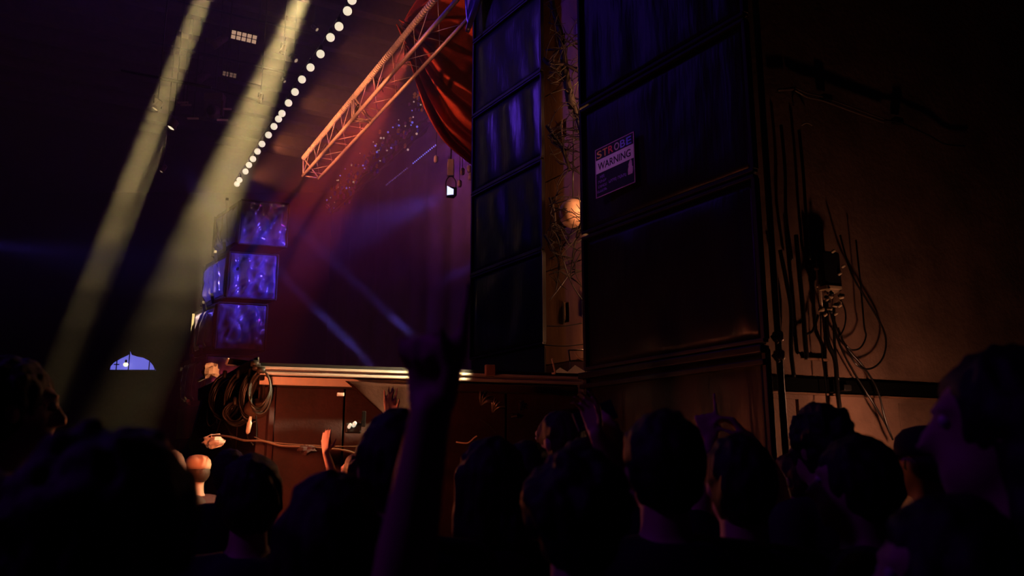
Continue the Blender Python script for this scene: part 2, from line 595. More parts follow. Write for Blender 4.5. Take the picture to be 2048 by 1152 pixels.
def cabinet(name, p0, along, into, w, dep, z0, h, label, group, front, body, amp=.012, seed=1, side=None, nu=40, nv=16, flare=None, lift=.012):
    """Loudspeaker cabinet under a wrinkled wrap; p0 is its front corner."""
    p0 = Vector((p0[0], p0[1], 0))
    t = thing(name, p0 + Vector((0, 0, z0)), label, 'speaker', group)
    g = .012
    c = p0 + along * w / 2 + into * (dep / 2 + .02) + Vector((0, 0, z0 + h / 2))
    mb = basis(along, (0, 0, 1))
    if flare:                        # a cabinet that narrows to its back
        q = [p0 + along * .01, p0 + along * (w - .02), p0 + along * (w - .02) + flare[1], p0 + along * .01 + flare[0]]
        MB().prism([(v.x + into.x * .02, v.y + into.y * .02) for v in q], z0 + g, z0 + h - g).build('body', body, t)
    else:
        MB().bevel_box(c, (w - .01, dep - .04, h - 2 * g), .02, mb).build('body', body, t)
    wf = wrinkle(seed, amp, 2.0 if side else .5)
    o = -into

    def fr(u, v):
        edge = min(1, min(u, 1 - u) * 12) * min(1, min(v, 1 - v) * 8)
        return p0 + along * (w * (.02 + .96 * u)) + Vector((0, 0, z0 + h * (.025 + .95 * v))) + o * (wf(u, v) * edge + lift * edge)
    MB().sheet(fr, nu, nv, .004).build('front_wrap', front, t, True)
    for zz in (z0 + .022, z0 + h - .022):
        MB().bevel_box(p0 + along * w / 2 + o * .008 + Vector((0, 0, zz)), (w, .05, .026), .005, mb).build('edge_strip', M_black, t)
    for uu in (0.008, w - .008):
        MB().bevel_box(p0 + along * uu + o * .006 + Vector((0, 0, z0 + h / 2)), (.03, .05, h - .06), .005, mb).build('corner_post', M_black, t)
    if side:
        ws = wrinkle(seed + 50, amp * .6, 1.2)

        def sd(u, v):
            edge = min(1, min(u, 1 - u) * 10) * min(1, min(v, 1 - v) * 8)
            return p0 + along * (-lift * edge) + into * (dep * (.12 + .76 * u)) + Vector((0, 0, z0 + h * (.1 + .8 * v))) - along * (ws(u, v) * edge)
        MB().sheet(sd, nu, nv, .004).build('side_wrap', side, t, True)
        for zz in (z0 + .05, z0 + h - .05):
            MB().bevel_box(p0 + into * dep / 2 - along * .006 + Vector((0, 0, zz)), (.06, dep, .06), .008, mb).build('edge_strip', M_black, t)
        for dd in (.05, dep - .03):
            MB().bevel_box(p0 + into * dd - along * .006 + Vector((0, 0, z0 + h / 2)), (.06, .07, h - .1), .008, mb).build('corner_post', M_black, t)
    return t


RT = Vector((.583, 6.6, 0))          # right tower, its far front corner
names = ['second', 'third', 'fourth', 'fifth', 'sixth']
lab = ['black wrapped speaker at the foot of the right tower, behind the crowd',
       'black wrapped speaker second from the bottom of the right tower, below the double ledge',
       'large black wrapped speaker of the right tower between the double ledge and the sign',
       'black wrapped speaker of the right tower with the strobe sign on its front',
       'black wrapped speaker of the right tower just above the sign, cut by the frame top',
       'topmost black wrapped speaker of the right tower']
for k in range(6):
    cabinet('speaker_cabinet', RT, FD, BACK, 1.77, .95, .09 + BH * k, BH, lab[k], 'right tower speakers', M_wrap, M_black, .014, 11 + k, nu=56, flare=(Vector((.30, .72, 0)), Vector((.16, .75, 0))))
tag(plan_box(MB(), RT, FD, Vector((.25, .968, 0)), 1.75, .7, 0, .088).build('speaker_plinth', M_black), 'low black plinth under the right speaker tower', 'plinth')
lz = .09 + 2 * BH
ml = basis(FD, (0, 0, 1))
led = tag(MB().bevel_box(RT + FD * .885 + OUT * .045 + Vector((0, 0, lz - .035)), (1.80, .07, .05), .008, ml).build('ledge_board', M_wrap),
          'dark ledge board strapped across the right speaker tower', 'ledge')
MB().bevel_box(RT + FD * .885 + OUT * .04 + Vector((0, 0, lz - .115)), (1.80, .05, .035), .006, ml).build('lower_strip', M_wrap, led)

LT = Vector((-.51, 10.65, 0))
lz0 = 2.885
tag(plan_box(MB(), LT, FD, Vector((.1, .995, 0)), 1.59, .5, DECK, lz0 - .002).build('speaker_riser', M_black), 'black riser on the stage under the left speaker tower', 'riser')
lab = ['black speaker at the bottom of the left tower, just above the stage lip',
       'second black speaker from the bottom of the left tower',
       'third black speaker from the bottom of the left tower',
       'fourth black speaker up the left tower, beside the red curtain hem',
       'fifth black speaker up the left tower, blue streaks on its wrap',
       'topmost black speaker of the left tower, behind the blue flap']
for k in range(6):
    cabinet('speaker_cabinet', LT, FD, BACK, 1.6, .9, lz0 + BH * k, BH, lab[k], 'left tower speakers', M_wrap, M_black, .016, 31 + k, flare=(Vector((.5, .40, 0)), Vector((-.02, .5, 0))))

# pale seams (ratchet straps) between the left tower's boxes
for k in range(1, 5):
    z = lz0 + BH * k
    tag(MB().bevel_box(LT + FD * .8 + OUT * .035 + Vector((0, 0, z)), (1.6, .012, .016), .003, ml).build('ratchet_strap', M_cablegrey),
        ['grey strap across the left tower lowest seam', 'grey strap across the left tower second seam from below',
         'grey strap across the left tower seam beside the lit curtain hem', 'grey strap across the left tower seam at the top of frame'][k - 1], 'strap', 'left tower straps')

# brown plywood cabinets seen through the gap between the towers
GT0 = P(1078, 700, 9.75)
GT = Vector((GT0.x, GT0.y, 0))
def holed(mb, p0, along, into, w, z0, h, holes, dep):
    """A board with rectangular pockets."""
    xs = sorted({0, w} | {a for hh in holes for a in (hh[0], hh[1])})
    zs = sorted({0, h} | {a for hh in holes for a in (hh[2], hh[3])})
    at = lambda x, z, d: p0 + along * x + into * d + Vector((0, 0, z0 + z))
    for i in range(len(xs) - 1):
        for j in range(len(zs) - 1):
            cx, cz = (xs[i] + xs[i + 1]) / 2, (zs[j] + zs[j + 1]) / 2
            inside = any(a < cx < b and c < cz < d for a, b, c, d in holes)
            D = dep if inside else 0
            q = [(xs[i], zs[j]), (xs[i + 1], zs[j]), (xs[i + 1], zs[j + 1]), (xs[i], zs[j + 1])]
            mb.add([at(x, z, D) for x, z in q], [(0, 1, 2, 3)])
            if inside:
                for a in range(4):
                    b = (a + 1) % 4
                    mb.add([at(*q[a], 0), at(*q[b], 0), at(*q[b], dep), at(*q[a], dep)], [(0, 1, 2, 3)])
    return mb


GW = 1.1
gz0 = 2.70
tag(plan_box(MB(), GT, FD, BACK, GW, .5, DECK, gz0 - .003).build('speaker_riser', M_fascia), 'brown riser under the plywood cabinets in the tower gap', 'riser')
lab = ['bottom brown plywood cabinet in the gap between the towers, handle slot showing', 'second brown plywood cabinet up the gap, behind the round lamp',
       'third brown plywood cabinet up the gap, behind the thick branch', 'fourth brown plywood cabinet up the gap, near the frame top', 'topmost brown plywood cabinet in the tower gap']
for k in range(5):
    z0 = gz0 + BH * k
    t = thing('plywood_cabinet', GT + Vector((0, 0, z0)), lab[k], 'speaker', 'plywood cabinets in the gap')
    tx, tz = on_plane(1133, 612, (GT.x, GT.y), (FD.x, FD.y))
    tx2, _ = on_plane(1169, 600, (GT.x, GT.y), (FD.x, FD.y))
    holes = [(tx - .045, tx + .045, .43, .66), (tx2 - .03, tx2 + .05, .46, .70)]
    holed(MB(), GT, FD, BACK, GW, z0 + .006, BH - .012, holes, .10).build('front_board', M_ply, t)
    plan_box(MB(), GT + BACK * .101, FD, BACK, GW, .4, z0 + .006, z0 + BH - .006).build('body', M_ply, t)
    for a, b, c, d in holes:
        x = a
        MB().box(GT + FD * x + OUT * .006 + Vector((0, 0, z0 + (c + d) / 2)), (.012, .02, d - c + .02), ml).build('slot_edge', M_chrome, t, label='bright metal edge of handle slot')

# far loudspeaker tower on the other side, under crinkled plastic
PA = P(429, 700, 17.0)
PA = Vector((PA.x, PA.y, 0))
U1 = Vector((-.62, .785, 0)).normalized()
U2 = Vector((.955, .297, 0)).normalized()
cz = [4.05, 5.49, 6.62]
lab = ['far loudspeaker in blue lit plastic, lowest row fully in view', 'far loudspeaker in blue lit crinkled plastic, middle of the far stack',
       'far loudspeaker in blue lit plastic at the top of the far stack']
rows = [(3.35, 'far loudspeaker whose top edge just shows above the stage lip'), (4.43, lab[0]), (5.49, lab[1]), (6.62, lab[2])]
for k, (zc, lb) in enumerate(rows):
    off = Vector((.16 * (k - 1), 0, 0)) if k else Vector((-.16, 0, 0))
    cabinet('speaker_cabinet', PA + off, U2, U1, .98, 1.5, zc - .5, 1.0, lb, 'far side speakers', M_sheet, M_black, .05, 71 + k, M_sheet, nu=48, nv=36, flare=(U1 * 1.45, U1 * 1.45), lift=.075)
tag(plan_box(MB(), PA + Vector((-.2, .1, 0)), U2, U1, 1.1, 1.5, DECK - .03, 2.84).build('speaker_riser', M_black), 'black riser under the far loudspeaker stack', 'riser')

# ------------------------------------------------------------------ strobe warning sign on the right tower
def face_pt(t, z, out=0.0):
    return RT + FD * t + OUT * out + Vector((0, 0, z))


SO = .062
s_tl, s_tr, s_br, s_bl = [on_plane(x, y, (RT.x + OUT.x * SO, RT.y + OUT.y * SO), (FD.x, FD.y)) for x, y in ((1192, 302), (1270, 262), (1272, 365), (1194, 398))]
sx0, sx1 = (s_tl[0] + s_bl[0]) / 2, (s_tr[0] + s_br[0]) / 2
sz0, sz1 = (s_bl[1] + s_br[1]) / 2, (s_tl[1] + s_tr[1]) / 2
SW, SH = sx1 - sx0, sz1 - sz0
sign = thing('warning_sign', face_pt(sx0, sz0, SO), 'dark strobe warning sign with a pale WARNING band on the right tower', 'sign')
M_sgnk = mat('sign_black', (.012, .008, .012), .45, vary=.1)
M_sgnw = mat('sign_white', (.75, .70, .78), .5, vary=.06)
M_sgnp = mat('sign_violet', (.32, .22, .62), .5, vary=.15)
def srect(name, x0, x1, z0, z1, m, d0, d1, **kw):
    c = face_pt(sx0 + (x0 + x1) / 2 * SW, sz0 + (z0 + z1) / 2 * SH, SO + (d0 + d1) / 2)
    return MB().box(c, ((x1 - x0) * SW, d1 - d0, (z1 - z0) * SH), ml).build(name, m, sign, **kw)
srect('panel', 0, 1, 0, 1, M_sgnk, 0, .008)
srect('warning_band', .02, .98, .49, .765, M_sgnw, .008, .0095, label='pale band')
for a in ((0, 1, 0, .016), (0, 1, .984, 1), (0, .018, 0, 1), (.982, 1, 0, 1)):
    srect('border', *a, mat('sign_border', (.45, .25, .45), .5), .008, .010)


def text(body, name, x, z, hgt, width, m, parent=None, out=.0098):
    cu = bpy.data.curves.new(name, 'FONT')
    cu.body = body
    cu.extrude = .0006
    cu.offset = .012
    tmp = bpy.data.objects.new(name, cu)
    COL.objects.link(tmp)
    dg = bpy.context.evaluated_depsgraph_get()
    me = bpy.data.meshes.new_from_object(tmp.evaluated_get(dg))
    bpy.data.objects.remove(tmp)
    xs = [v.co.x for v in me.vertices]
    ys = [v.co.y for v in me.vertices]
    kx, ky = width * SW / (max(xs) - min(xs)), hgt * SH / (max(ys) - min(ys))
    for v in me.vertices:
        p = face_pt(sx0 + x * SW + (v.co.x - min(xs)) * kx, sz0 + z * SH + (v.co.y - min(ys)) * ky, SO + out + v.co.z)
        v.co = p
    me.materials.clear()
    me.materials.append(m)
    return link(name, me, parent or sign)


cols = [(.85, .6, .1), (.85, .45, .1), (.9, .12, .08), (.6, .5, .5), (.25, .25, 1.0), (.15, .2, 1.0)]
for i, ch in enumerate('STROBE'):
    text(ch, 'letter', .05 + i * .152, .795, .15, .125, mat('letter_%s' % 'STROBE'[i] + str(i), cols[i], .4, vary=.2))
text('WARNING', 'band_text', .07, .545, .15, .84, M_sgnk)
rng = random.Random(9)
def tiny_print(x0, x1, z, hgt, slope=0.0):
    """A line of print too small to read: upright strokes and bars, word by word."""
    m = MB()
    x = x0
    while x < x1 - .02:
        w = rng.uniform(.018, .03)
        for dx, dz, sw, sh in ((0, 0, .007, 1), (w * .5, rng.choice((-.4, 0, .4)), w, .18), (w, rng.choice((-.2, 0, .2)), .006, rng.choice((.5, 1)))):
            m.box(face_pt(sx0 + (x + dx) * SW, sz0 + (z + dz * hgt) * SH, SO + .0088), (sw * SW, .0012, sh * hgt * SH), ml)
        x += w + .018
    m.build('small_print', M_sgnp, sign)['kind'] = 'stuff'
for i, (x0, x1) in enumerate(((.12, .26), (.07, .30), (.07, .30), (.04, .29))):
    tiny_print(x0, x1, .405 - i * .095, .055)
tiny_print(.35, .54, .235, .06)
tiny_print(.58, .80, .235, .06)
ic = [(.83, .20), (.83, .30), (.85, .36), (.845, .40), (.875, .46), (.90, .485), (.925, .46), (.935, .40), (.93, .35), (.955, .33), (.95, .25), (.935, .20)]
MB().slab([face_pt(sx0 + x * SW, sz0 + z * SH, SO + .008) for x, z in ic], OUT, .0015).build('icon', mat('sign_icon', (.62, .45, .6), .5), sign)

# blue flap and bright lamp corner at the top of the left tower
fl = thing('plastic_flap', P(948, 70, 10.4), 'loose blue lit plastic flap at the top left of the left tower', 'flap')
a1, a2, a3 = P(946, -30, 10.5), P(1000, -60, 10.15), P(947, 70, 10.45)
def flp(u, v):
    p = a1.lerp(a2, u).lerp(a3, v * .985)
    return p + OUT * (.10 + .03 * math.sin(8 * u + 4 * v))
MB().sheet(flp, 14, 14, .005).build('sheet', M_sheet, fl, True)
a1, a2, a3 = P(955, -30, 10.4), P(972, -30, 10.3), P(956, 27, 10.4)
MB().sheet(lambda u, v: a1.lerp(a2, u).lerp(a3, v * .98) + OUT * .16, 6, 10, .006).build('lit_tongue', M_white, fl, True, label='pale tongue of cloth')

# ------------------------------------------------------------------ truss
TE = P(606, 352, 17.5)               # lower left chord, far end
truss = thing('lighting_truss', TE, 'long orange lit lighting truss with a ribbed hose on its top chord', 'truss')
TL = 8.0
tdir = -UT
q_r = TE + UTN * .345
q_t = TE + Vector((0, 0, .40)) - UTN * .02
def ch(p, name, r, m, n=10):
    return MB().tube([p, p + tdir * TL], r, n).build(name, m, truss, True)
ch(TE, 'chord', .034, M_truss)
ch(q_r, 'chord', .030, M_truss)
ch(q_t, 'chord', .022, M_truss)
pts, rad = [], []
for i in range(0, int(TL / .011)):
    pts.append(q_t + tdir * (i * .011))
    rad.append(.050 if (i // 3) % 2 else .026)
MB().tube(pts, rad, 8).build('ribbed_hose', M_hose, truss, label='pale ribbed hose')
step = .93
for i in range(int(TL / step)):
    a = i * step
    b = a + step
    MB().tube([TE + tdir * a, q_t + tdir * (a + step * .62)], .007, 6).build('brace', M_truss, truss, True)
    MB().tube([q_r + tdir * (a + step * .1), q_t + tdir * (a + step * .9)], .006, 6).build('brace', M_truss, truss, True)
    MB().tube([TE + tdir * (a + step * .35), q_r + tdir * (a + step * .35)], .007, 6).build('brace', M_truss, truss, True)
    MB().tube([TE + tdir * (a + step * .45), q_r + tdir * b], .006, 6).build('brace', M_truss, truss, True)
for a in (0.02, 3.42, 3.52):
    MB().tube([TE + tdir * a, q_t + tdir * a], .016, 6).build('end_post', M_truss, truss, True)
    MB().tube([TE + tdir * a, q_r + tdir * a], .016, 6).build('end_post', M_truss, truss, True)
    MB().tube([q_r + tdir * a, q_t + tdir * a], .014, 6).build('end_post', M_truss, truss, True)
# clamps and wound cable inside the truss
rng = random.Random(12)
for i, a in enumerate((1.3, 2.2, 3.5, 4.6, 5.9)):
    c = (TE + q_t) / 2 + UTN * .10 + tdir * a
    pp = spline([c + Vector((rng.uniform(-.07, .07), rng.uniform(-.1, .1), rng.uniform(-.14, .14))) for _ in range(9)], 4)
    tag(MB().tube(pp, .010, 5).build('cable', M_cablegrey, None, True), ['knot of red lit cable inside the truss near its far end', 'second knot of cable along the truss from its far end',
        'cable knot inside the truss at the section joint', 'cable knot inside the truss just past the joint', 'cable knot inside the truss near the red curtain'][i], 'cable', 'cable knots in the truss')

# ------------------------------------------------------------------ row of globe lamps
GZ = EYE + 7.63
globes = [(704, 0), (695, 22), (678, 53), (661, 75), (641, 108), (621, 135), (604, 159), (590, 184), (577, 206), (564, 227), (557, 238), (548, 253), (537, 270),
          (524, 288), (515, 303), (506, 318), (498, 330), (491, 343), (479, 360), (474, 368)]
M_globe = mat('globe_glass', (.9, .85, .7), .3, vary=.05, emit=(1.0, .86, .62), strength=.92)
ORD = 'first second third fourth fifth sixth seventh eighth ninth tenth eleventh twelfth thirteenth fourteenth fifteenth sixteenth seventeenth eighteenth nineteenth twentieth'.split()
gpos = [PH(x, y, GZ) for x, y in globes]
gme = None
for i, p in enumerate(gpos):
    r = .076
    where = 'nearest' if i == 0 else 'farthest' if i == len(gpos) - 1 else None
    lb = ('globe lamp at the %s end of the slanting row' % where) if where else 'round warm white globe lamp, %s from the near end of the slanting row' % ORD[i]
    t = thing('globe_lamp', p, lb, 'lamp', 'globe lamps in the slanting row')
    if gme is None:
        g = MB().ball((0, 0, 0), r, 18, 12).build('globe', M_globe, None, True)
        s = MB().lathe([(.033, .066), (.04, .08), (.04, .15), (.025, .17), (.012, .2)], n=12).build('socket', M_black, None, True)
        gme = (g.data, s.data)
        for o in (g, s):
            o.parent = t
    else:
        for nm, me in zip(('globe', 'socket'), gme):
            o = bpy.data.objects.new(nm, me)
            COL.objects.link(o)
            o.parent = t
up = Vector((0, 0, .21))
tag(MB().tube([gpos[0] + (gpos[0] - gpos[1]).normalized() * 3 + up] + [p + up for p in gpos] + [gpos[-1] + UT * .5 + up], .018, 6).build('lamp_cable', M_cable, None, True),
    'black cable that carries the slanting row of globe lamps', 'cable')

# ------------------------------------------------------------------ red swagged curtain
CD = 13.6
edge_px = [(800, 60), (822, 120), (838, 175), (856, 225), (884, 275), (915, 305), (960, 338), (1010, 360)]
top_px = [(812, 40), (850, 0), (890, -40), (930, -70), (970, -90), (1000, -95), (1030, -90), (1060, -80)]
ed = spline([P(x, y, CD) for x, y in edge_px], 8)
tp = spline([P(x, y, CD + .5) for x, y in top_px], 8)
def samp(l, u):
    k = u * (len(l) - 1)
    i = min(int(k), len(l) - 2)
    return l[i].lerp(l[i + 1], k - i)
def cur(u, v):
    # u runs along the hem, v from the hem up to the rail
    w = v ** 1.15
    p = samp(ed, u).lerp(samp(tp, u * (1 - .25 * v) + .0), w)
    p.z -= .55 * math.sin(math.pi * w) * u * (1 - .4 * u)
    fold = math.sin(v * 44 + u * 4.0) * .15 + math.sin(v * 71 - u * 3 + 1.3) * .05 + math.sin(v * 13 + u * 6) * .12
    fold *= 1.6 * (.45 + .75 * u) * min(1, v * 12 + .15)
    return p + Vector((-.25, -.95, -.1)) * fold
ct = thing('stage_curtain', ed[0], 'swagged red velvet curtain draped beside the left tower', 'curtain')
MB().sheet(cur, 60, 120, .012).build('drape', M_curtain, ct, True)
MB().tube([cur(u / 60, 0) + Vector((0, -.01, 0)) for u in range(61)], .022, 6).build('hem', M_curtain, ct, True)

# ------------------------------------------------------------------ backdrop, garland, dotted light strip, projector
B0 = P(860, 240, 22.0)
bz = B0.z
B0 = Vector((B0.x, B0.y, 0))
bd = thing('stage_backdrop', B0 + Vector((0, 0, DECK)), 'violet backdrop cloth at the rear of the stage', 'backdrop')
def bdf(u, v):
    p = B0 + UT * (-6 + u * 15) + Vector((0, 0, DECK + v * (bz - .25 - DECK)))
    return p + UTN * (-.05 * math.sin(u * 70) - .03 * math.sin(u * 31 + v * 2))
MB().sheet(bdf, 150, 8, .01).build('cloth', M_drop, bd, True)
MB().tube([B0 + UT * -6 + Vector((0, 0, bz - .2)), B0 + UT * 9 + Vector((0, 0, bz - .2))], .06, 8).build('top_rail', M_blackmetal, bd, True)

gar = thing('flower_garland', B0 + Vector((0, 0, bz)), 'garland of small shiny blooms along the backdrop top', 'garland')
rng = random.Random(21)
sets = {'bloom_blue': ((.08, .1, .9), 60), 'bloom_violet': ((.35, .15, .5), 80), 'bloom_gold': ((.8, .6, .3), 26)}
core = [B0 + UT * (-3 + i * .25) + Vector((0, 0, bz + .06 * math.sin(i))) + UTN * -.12 for i in range(50)]
MB().tube(core, .05, 6).build('stem', mat('leaf_dark', (.03, .05, .03), .7), gar, True)
for nm, (cl, n) in sets.items():
    for _ in range(n):
        t = rng.uniform(-2.5, 9)
        c = B0 + UT * t + Vector((0, 0, bz + rng.gauss(.15, .28))) + UTN * rng.uniform(-.35, -.1)
        m = MB()
        r = rng.uniform(.035, .085)
        for k in range(5):
            w = 2 * math.pi * k / 5 + rng.random()
            d = (UT * math.cos(w) + Vector((0, 0, math.sin(w))) - UTN * .4)
            m.ball(c + d * r * .7, (r * .55, r * .55, r * .55), 6, 4)
        m.build('bloom', mat(nm, cl, .25, vary=.2), gar, True)

for _ in range(46):                  # fairy lights among the blooms
    p = B0 + UT * rng.uniform(-1.5, 9) + Vector((0, 0, bz + rng.gauss(.12, .28))) - UTN * .42
    hot = rng.random() < .55
    MB().ball(p, rng.uniform(.016, .034), 8, 6).build('fairy_bulb', mat('fairy_blue', (.2, .2, .8), .3, emit=(.16, .16, 1.0), strength=.6) if hot else
                                                    mat('fairy_gold', (.6, .5, .3), .3, emit=(.8, .6, .45), strength=.35), gar, True)

strip = thing('dotted_light_strip', B0 + Vector((0, 0, DECK)), 'thin dotted blue light strip slanting across the backdrop', 'light strip')
M_dot = mat('blue_diode', (.2, .15, .6), .4, emit=(.22, .2, 1.0), strength=.75)
M_dot2 = mat('dim_diode', (.2, .12, .5), .4, emit=(.3, .2, .8), strength=.16)
s_a, s_b = on_plane(885, 293, (B0.x, B0.y), (UT.x, UT.y)), on_plane(785, 372, (B0.x, B0.y), (UT.x, UT.y))
bright, dim = MB(), MB()
for i in range(32):
    f = i / 31
    if .45 < f < .52:
        continue
    p = B0 + UT * (s_a[0] + (s_b[0] - s_a[0]) * f) + Vector((0, 0, s_a[1] + (s_b[1] - s_a[1]) * f)) - UTN * .20
    (bright if f < .45 else dim).ball(p, .021, 6, 4)
bo = bright.build('diode', M_dot, strip)
bo['kind'] = 'stuff'
do = dim.build('diode', M_dot2, strip)
do['kind'] = 'stuff'
pa = B0 + UT * s_a[0] + Vector((0, 0, s_a[1])) - UTN * .17
pb = B0 + UT * s_b[0] + Vector((0, 0, s_b[1])) - UTN * .17
MB().tube([pa, pb], .012, 6).build('channel', M_blackmetal, strip, True)

pj = P(900, 382, 15.5)
proj = thing('projector_light', pj, 'small blue white flood light under the curtain hem', 'stage light')
mpj = basis((.93, .36, 0), (0, 0, 1))
MB().bevel_box(pj + Vector((.02, .12, .01)), (.16, .2, .17), .015, mpj).build('body', M_blackmetal, proj)
MB().slab([pj + Vector((x, y, z)) for x, y, z in ((-.055, -.02, .10), (.02, .0, .06), (.065, .02, .045), (.065, .02, -.06), (-.055, -.02, -.085))], (0, 1, 0), .01).build(
    'lens', mat('flood_lens', (.6, .65, 1), .3, emit=(.60, .66, 1.0), strength=1.5), proj)
MB().tube(spline([pj + Vector((-.07, .1, 0)), pj + Vector((-.09, .1, .22)), pj + Vector((0, .1, .34)), pj + Vector((.1, .1, .22)), pj + Vector((.09, .1, 0))], 5), .012, 6).build('yoke', M_blackmetal, proj, True)
MB().tube([pj + Vector((0, .1, .6)), (pj.x, pj.y + .1, 12.4)], .012, 5).build('hanger', M_blackmetal, proj, True)
MB().bevel_box(pj + Vector((0, .1, .50)), (.13, .13, .34), .02).build('base', mat('base_grey', (.2, .18, .3), .5), proj)
for i, (x, y) in enumerate(((925, 350), (938, 345), (919, 374), (941, 360), (872, 325))):
    c = P(x, y, 15.8)
    t = thing('small_stage_lamp', c, ['small hanging lamp left of the pair beside the flood light', 'small hanging lamp against the left tower edge', 'small orange lit lamp right of the flood light',
              'small dark lamp lowest beside the left tower edge', 'small lamp under the dotted light strip'][i], 'stage light', 'small lamps under the curtain')
    MB().lathe([(.03, 0), (.045, .03), (.045, .12), (.02, .15)], c, None, 10).build('can', mat('can_violet', (.3, .25, .4), .4), t, True)
    MB().tube([c + Vector((0, 0, .14)), (c.x, c.y, 12.4)], .006, 5).build('stem', M_blackmetal, t, True)

# ------------------------------------------------------------------ lights under the roof on the left
def blinder(px, py, dist, w, nx, lit, label):
    c = P(px, py, dist)
    ax = (Vector((.93, .30, -.12))).normalized()
    nrm = Vector((.25, -.72, -.62)).normalized()
    mx = basis(ax, nrm)
    t = thing('blinder_light', c, label, 'stage light')
    hh = w * .36
    MB().bevel_box(c - mx @ Vector((0, 0, .06)), (w * 1.06, hh * 1.12, .12), .015, mx).build('housing', M_blackmetal, t)
    for i in range(nx):
        for j in range(2):
            p = c + mx @ Vector(((i + .5) / nx * w - w / 2, (j - .5) * hh * .5, .004))
            MB().bevel_box(p, (w / nx * .8, hh * .4, .03), .008, mx).build('cell', lit, t)
    for s in (-1, 1):
        MB().tube([c + mx @ Vector((s * w * .55, 0, -.05)), (c + mx @ Vector((s * w * .55, 0, -.05))).to_tuple()[:2] + (12.9,)], .015, 6).build('bracket', M_blackmetal, t, True)
M_cell = mat('blinder_cell', (.8, .6, .4), .3, emit=(1.0, .62, .38), strength=.42)
M_cell2 = mat('blinder_cell_dim', (.6, .45, .3), .3, emit=(1.0, .62, .35), strength=.10)
blinder(488, 74, 18, .58, 5, M_cell, 'ten cell blinder light glowing under the roof between the beams')
blinder(459, 149, 20, .34, 4, M_cell2, 'smaller dim blinder light below the glowing one')


def par_can(px, py, dist, L, r, d, label, lens, body=None):
    c = P(px, py, dist)
    d = Vector(d).normalized()
    mx = basis(d.orthogonal(), d)
    t = thing('par_can', c, label, 'stage light')
    MB().lathe([(r * .45, -L), (r * .8, -L * .9), (r * .85, -L * .3), (r, -L * .28), (r, -L * .2), (r * .92, -L * .18), (r * .97, 0), (r * .85, 0), (r * .8, -.03)], c, mx, 16).build('can', body or mat('can_dark', (.09, .05, .045), .4, .3), t, True)
    MB().lathe([(r * .78, -.028), (r * .5, -.012), (.001, -.005)], c, mx, 16).build('lens', lens, t, True)
    s = d.orthogonal().normalized()
    y = [c - d * L * .5 + s * r * 1.05, c - d * L * .5 + s * r * 1.1 + Vector((0, 0, r * 1.8)), c - d * L * .5 - s * r * 1.1 + Vector((0, 0, r * 1.8)), c - d * L * .5 - s * r * 1.05]
    MB().tube(y, .012, 6).build('yoke', M_blackmetal, t, True)
    top = c - d * L * .5 + Vector((0, 0, r * 1.8))
    MB().tube([top, (top.x, top.y, 12.9)], .012, 5).build('hanger', M_blackmetal, t, True)
M_lensd = mat('lens_dim', (.5, .4, .3), .1, spec=.8)
M_lens = mat('lens_lit', (.9, .8, .6), .2, emit=(1.0, .85, .55), strength=1.1)
M_lensm = mat('lens_mid', (.7, .6, .45), .2, emit=(1.0, .75, .45), strength=.35)
par_can(424, 92, 18, .42, .11, (-.75, -.1, -.65), 'dark reddish par can left of the glowing blinder', M_lensd)
par_can(391, 164, 20, .42, .11, (-.75, -.1, -.65), 'dark par can lower on the left beside the beam', M_lensd)
par_can(341, 257, 17, .22, .10, (-.42, -.3, -1), 'bright lit par can right beside the left beam', M_lens)
par_can(322, 344, 19, .2, .06, (-.42, -.3, -1), 'dim small par can below the bright one', M_lensm)
par_can(309, 219, 15, .2, .08, (-.42, -.3, -1), 'par can glowing inside the left beam', M_lensm)
par_can(563, 107, 16.5, .2, .06, (-.42, .1, -1), 'par can seen through the middle beam, upper one', M_lensm)
par_can(517, 205, 16.5, .2, .05, (-.42, .1, -1), 'par can seen through the middle beam, lower one', M_lensm)
par_can(593, 122, 19, .24, .07, (.6, -.3, -.6), 'small reddish lamp between the middle beam and the globe row', M_lensm)
par_can(635, 60, 19, .24, .06, (.6, -.3, -.6), 'small reddish lamp high between the middle beam and the globe row', M_lensm)
par_can(570, 164, 20, .2, .05, (.5, -.3, -.6), 'small gold lamp low between the middle beam and the globe row', M_lensm)
# moving head among the rigging
mh = P(428, 225, 19)
t = thing('moving_head_light', mh, 'dark round moving head light hanging between the beams', 'stage light')
M_mh = mat('moving_head', (.10, .06, .05), .4, .2)
MB().ball(mh, (.17, .17, .17), 18, 12).build('head', M_mh, t, True)
MB().lathe([(.10, 0), (.12, .03), (.085, .05), (.06, .03)], mh + Vector((0, -.17, -.03)), basis((1, 0, 0), (0, -1, -.2)), 16).build('lens_ring', M_blackmetal, t, True)
for s in (-1, 1):
    MB().bevel_box(mh + Vector((s * .2, 0, .1)), (.06, .12, .4), .015).build('arm', M_mh, t)
MB().bevel_box(mh + Vector((0, 0, .36)), (.46, .3, .18), .03).build('base', M_mh, t)
MB().tube([mh + Vector((0, 0, .44)), (mh.x, mh.y, 12.4)], .02, 6).build('hanger', M_blackmetal, t, True)
for i, (x, y, dx) in enumerate(((386, 237, 1), (445, 240, 1), (452, 218, 1), (366, 205, -1), (372, 210, -1))):
    c = P(x, y, 19)
    t = thing('barn_door_flap', c, ['sliver of a barn door flap left of the moving head', 'barn door flap right below the moving head', 'barn door flap right above the moving head',
            'small barn door flap beside the left beam, upper', 'small barn door flap beside the left beam, lower'][i], 'stage light part', 'barn door flaps in the rigging')
    MB().bevel_box(c, (.26, .02, .05), .004, basis((1, .2, .45 * dx), (0, -.4, 1))).build('blade', mat('flap_metal', (.5, .35, .25), .5, .3), t)
    MB().tube([c, (c.x, c.y, 12.4)], .010, 5).build('stem', M_blackmetal, t, True)
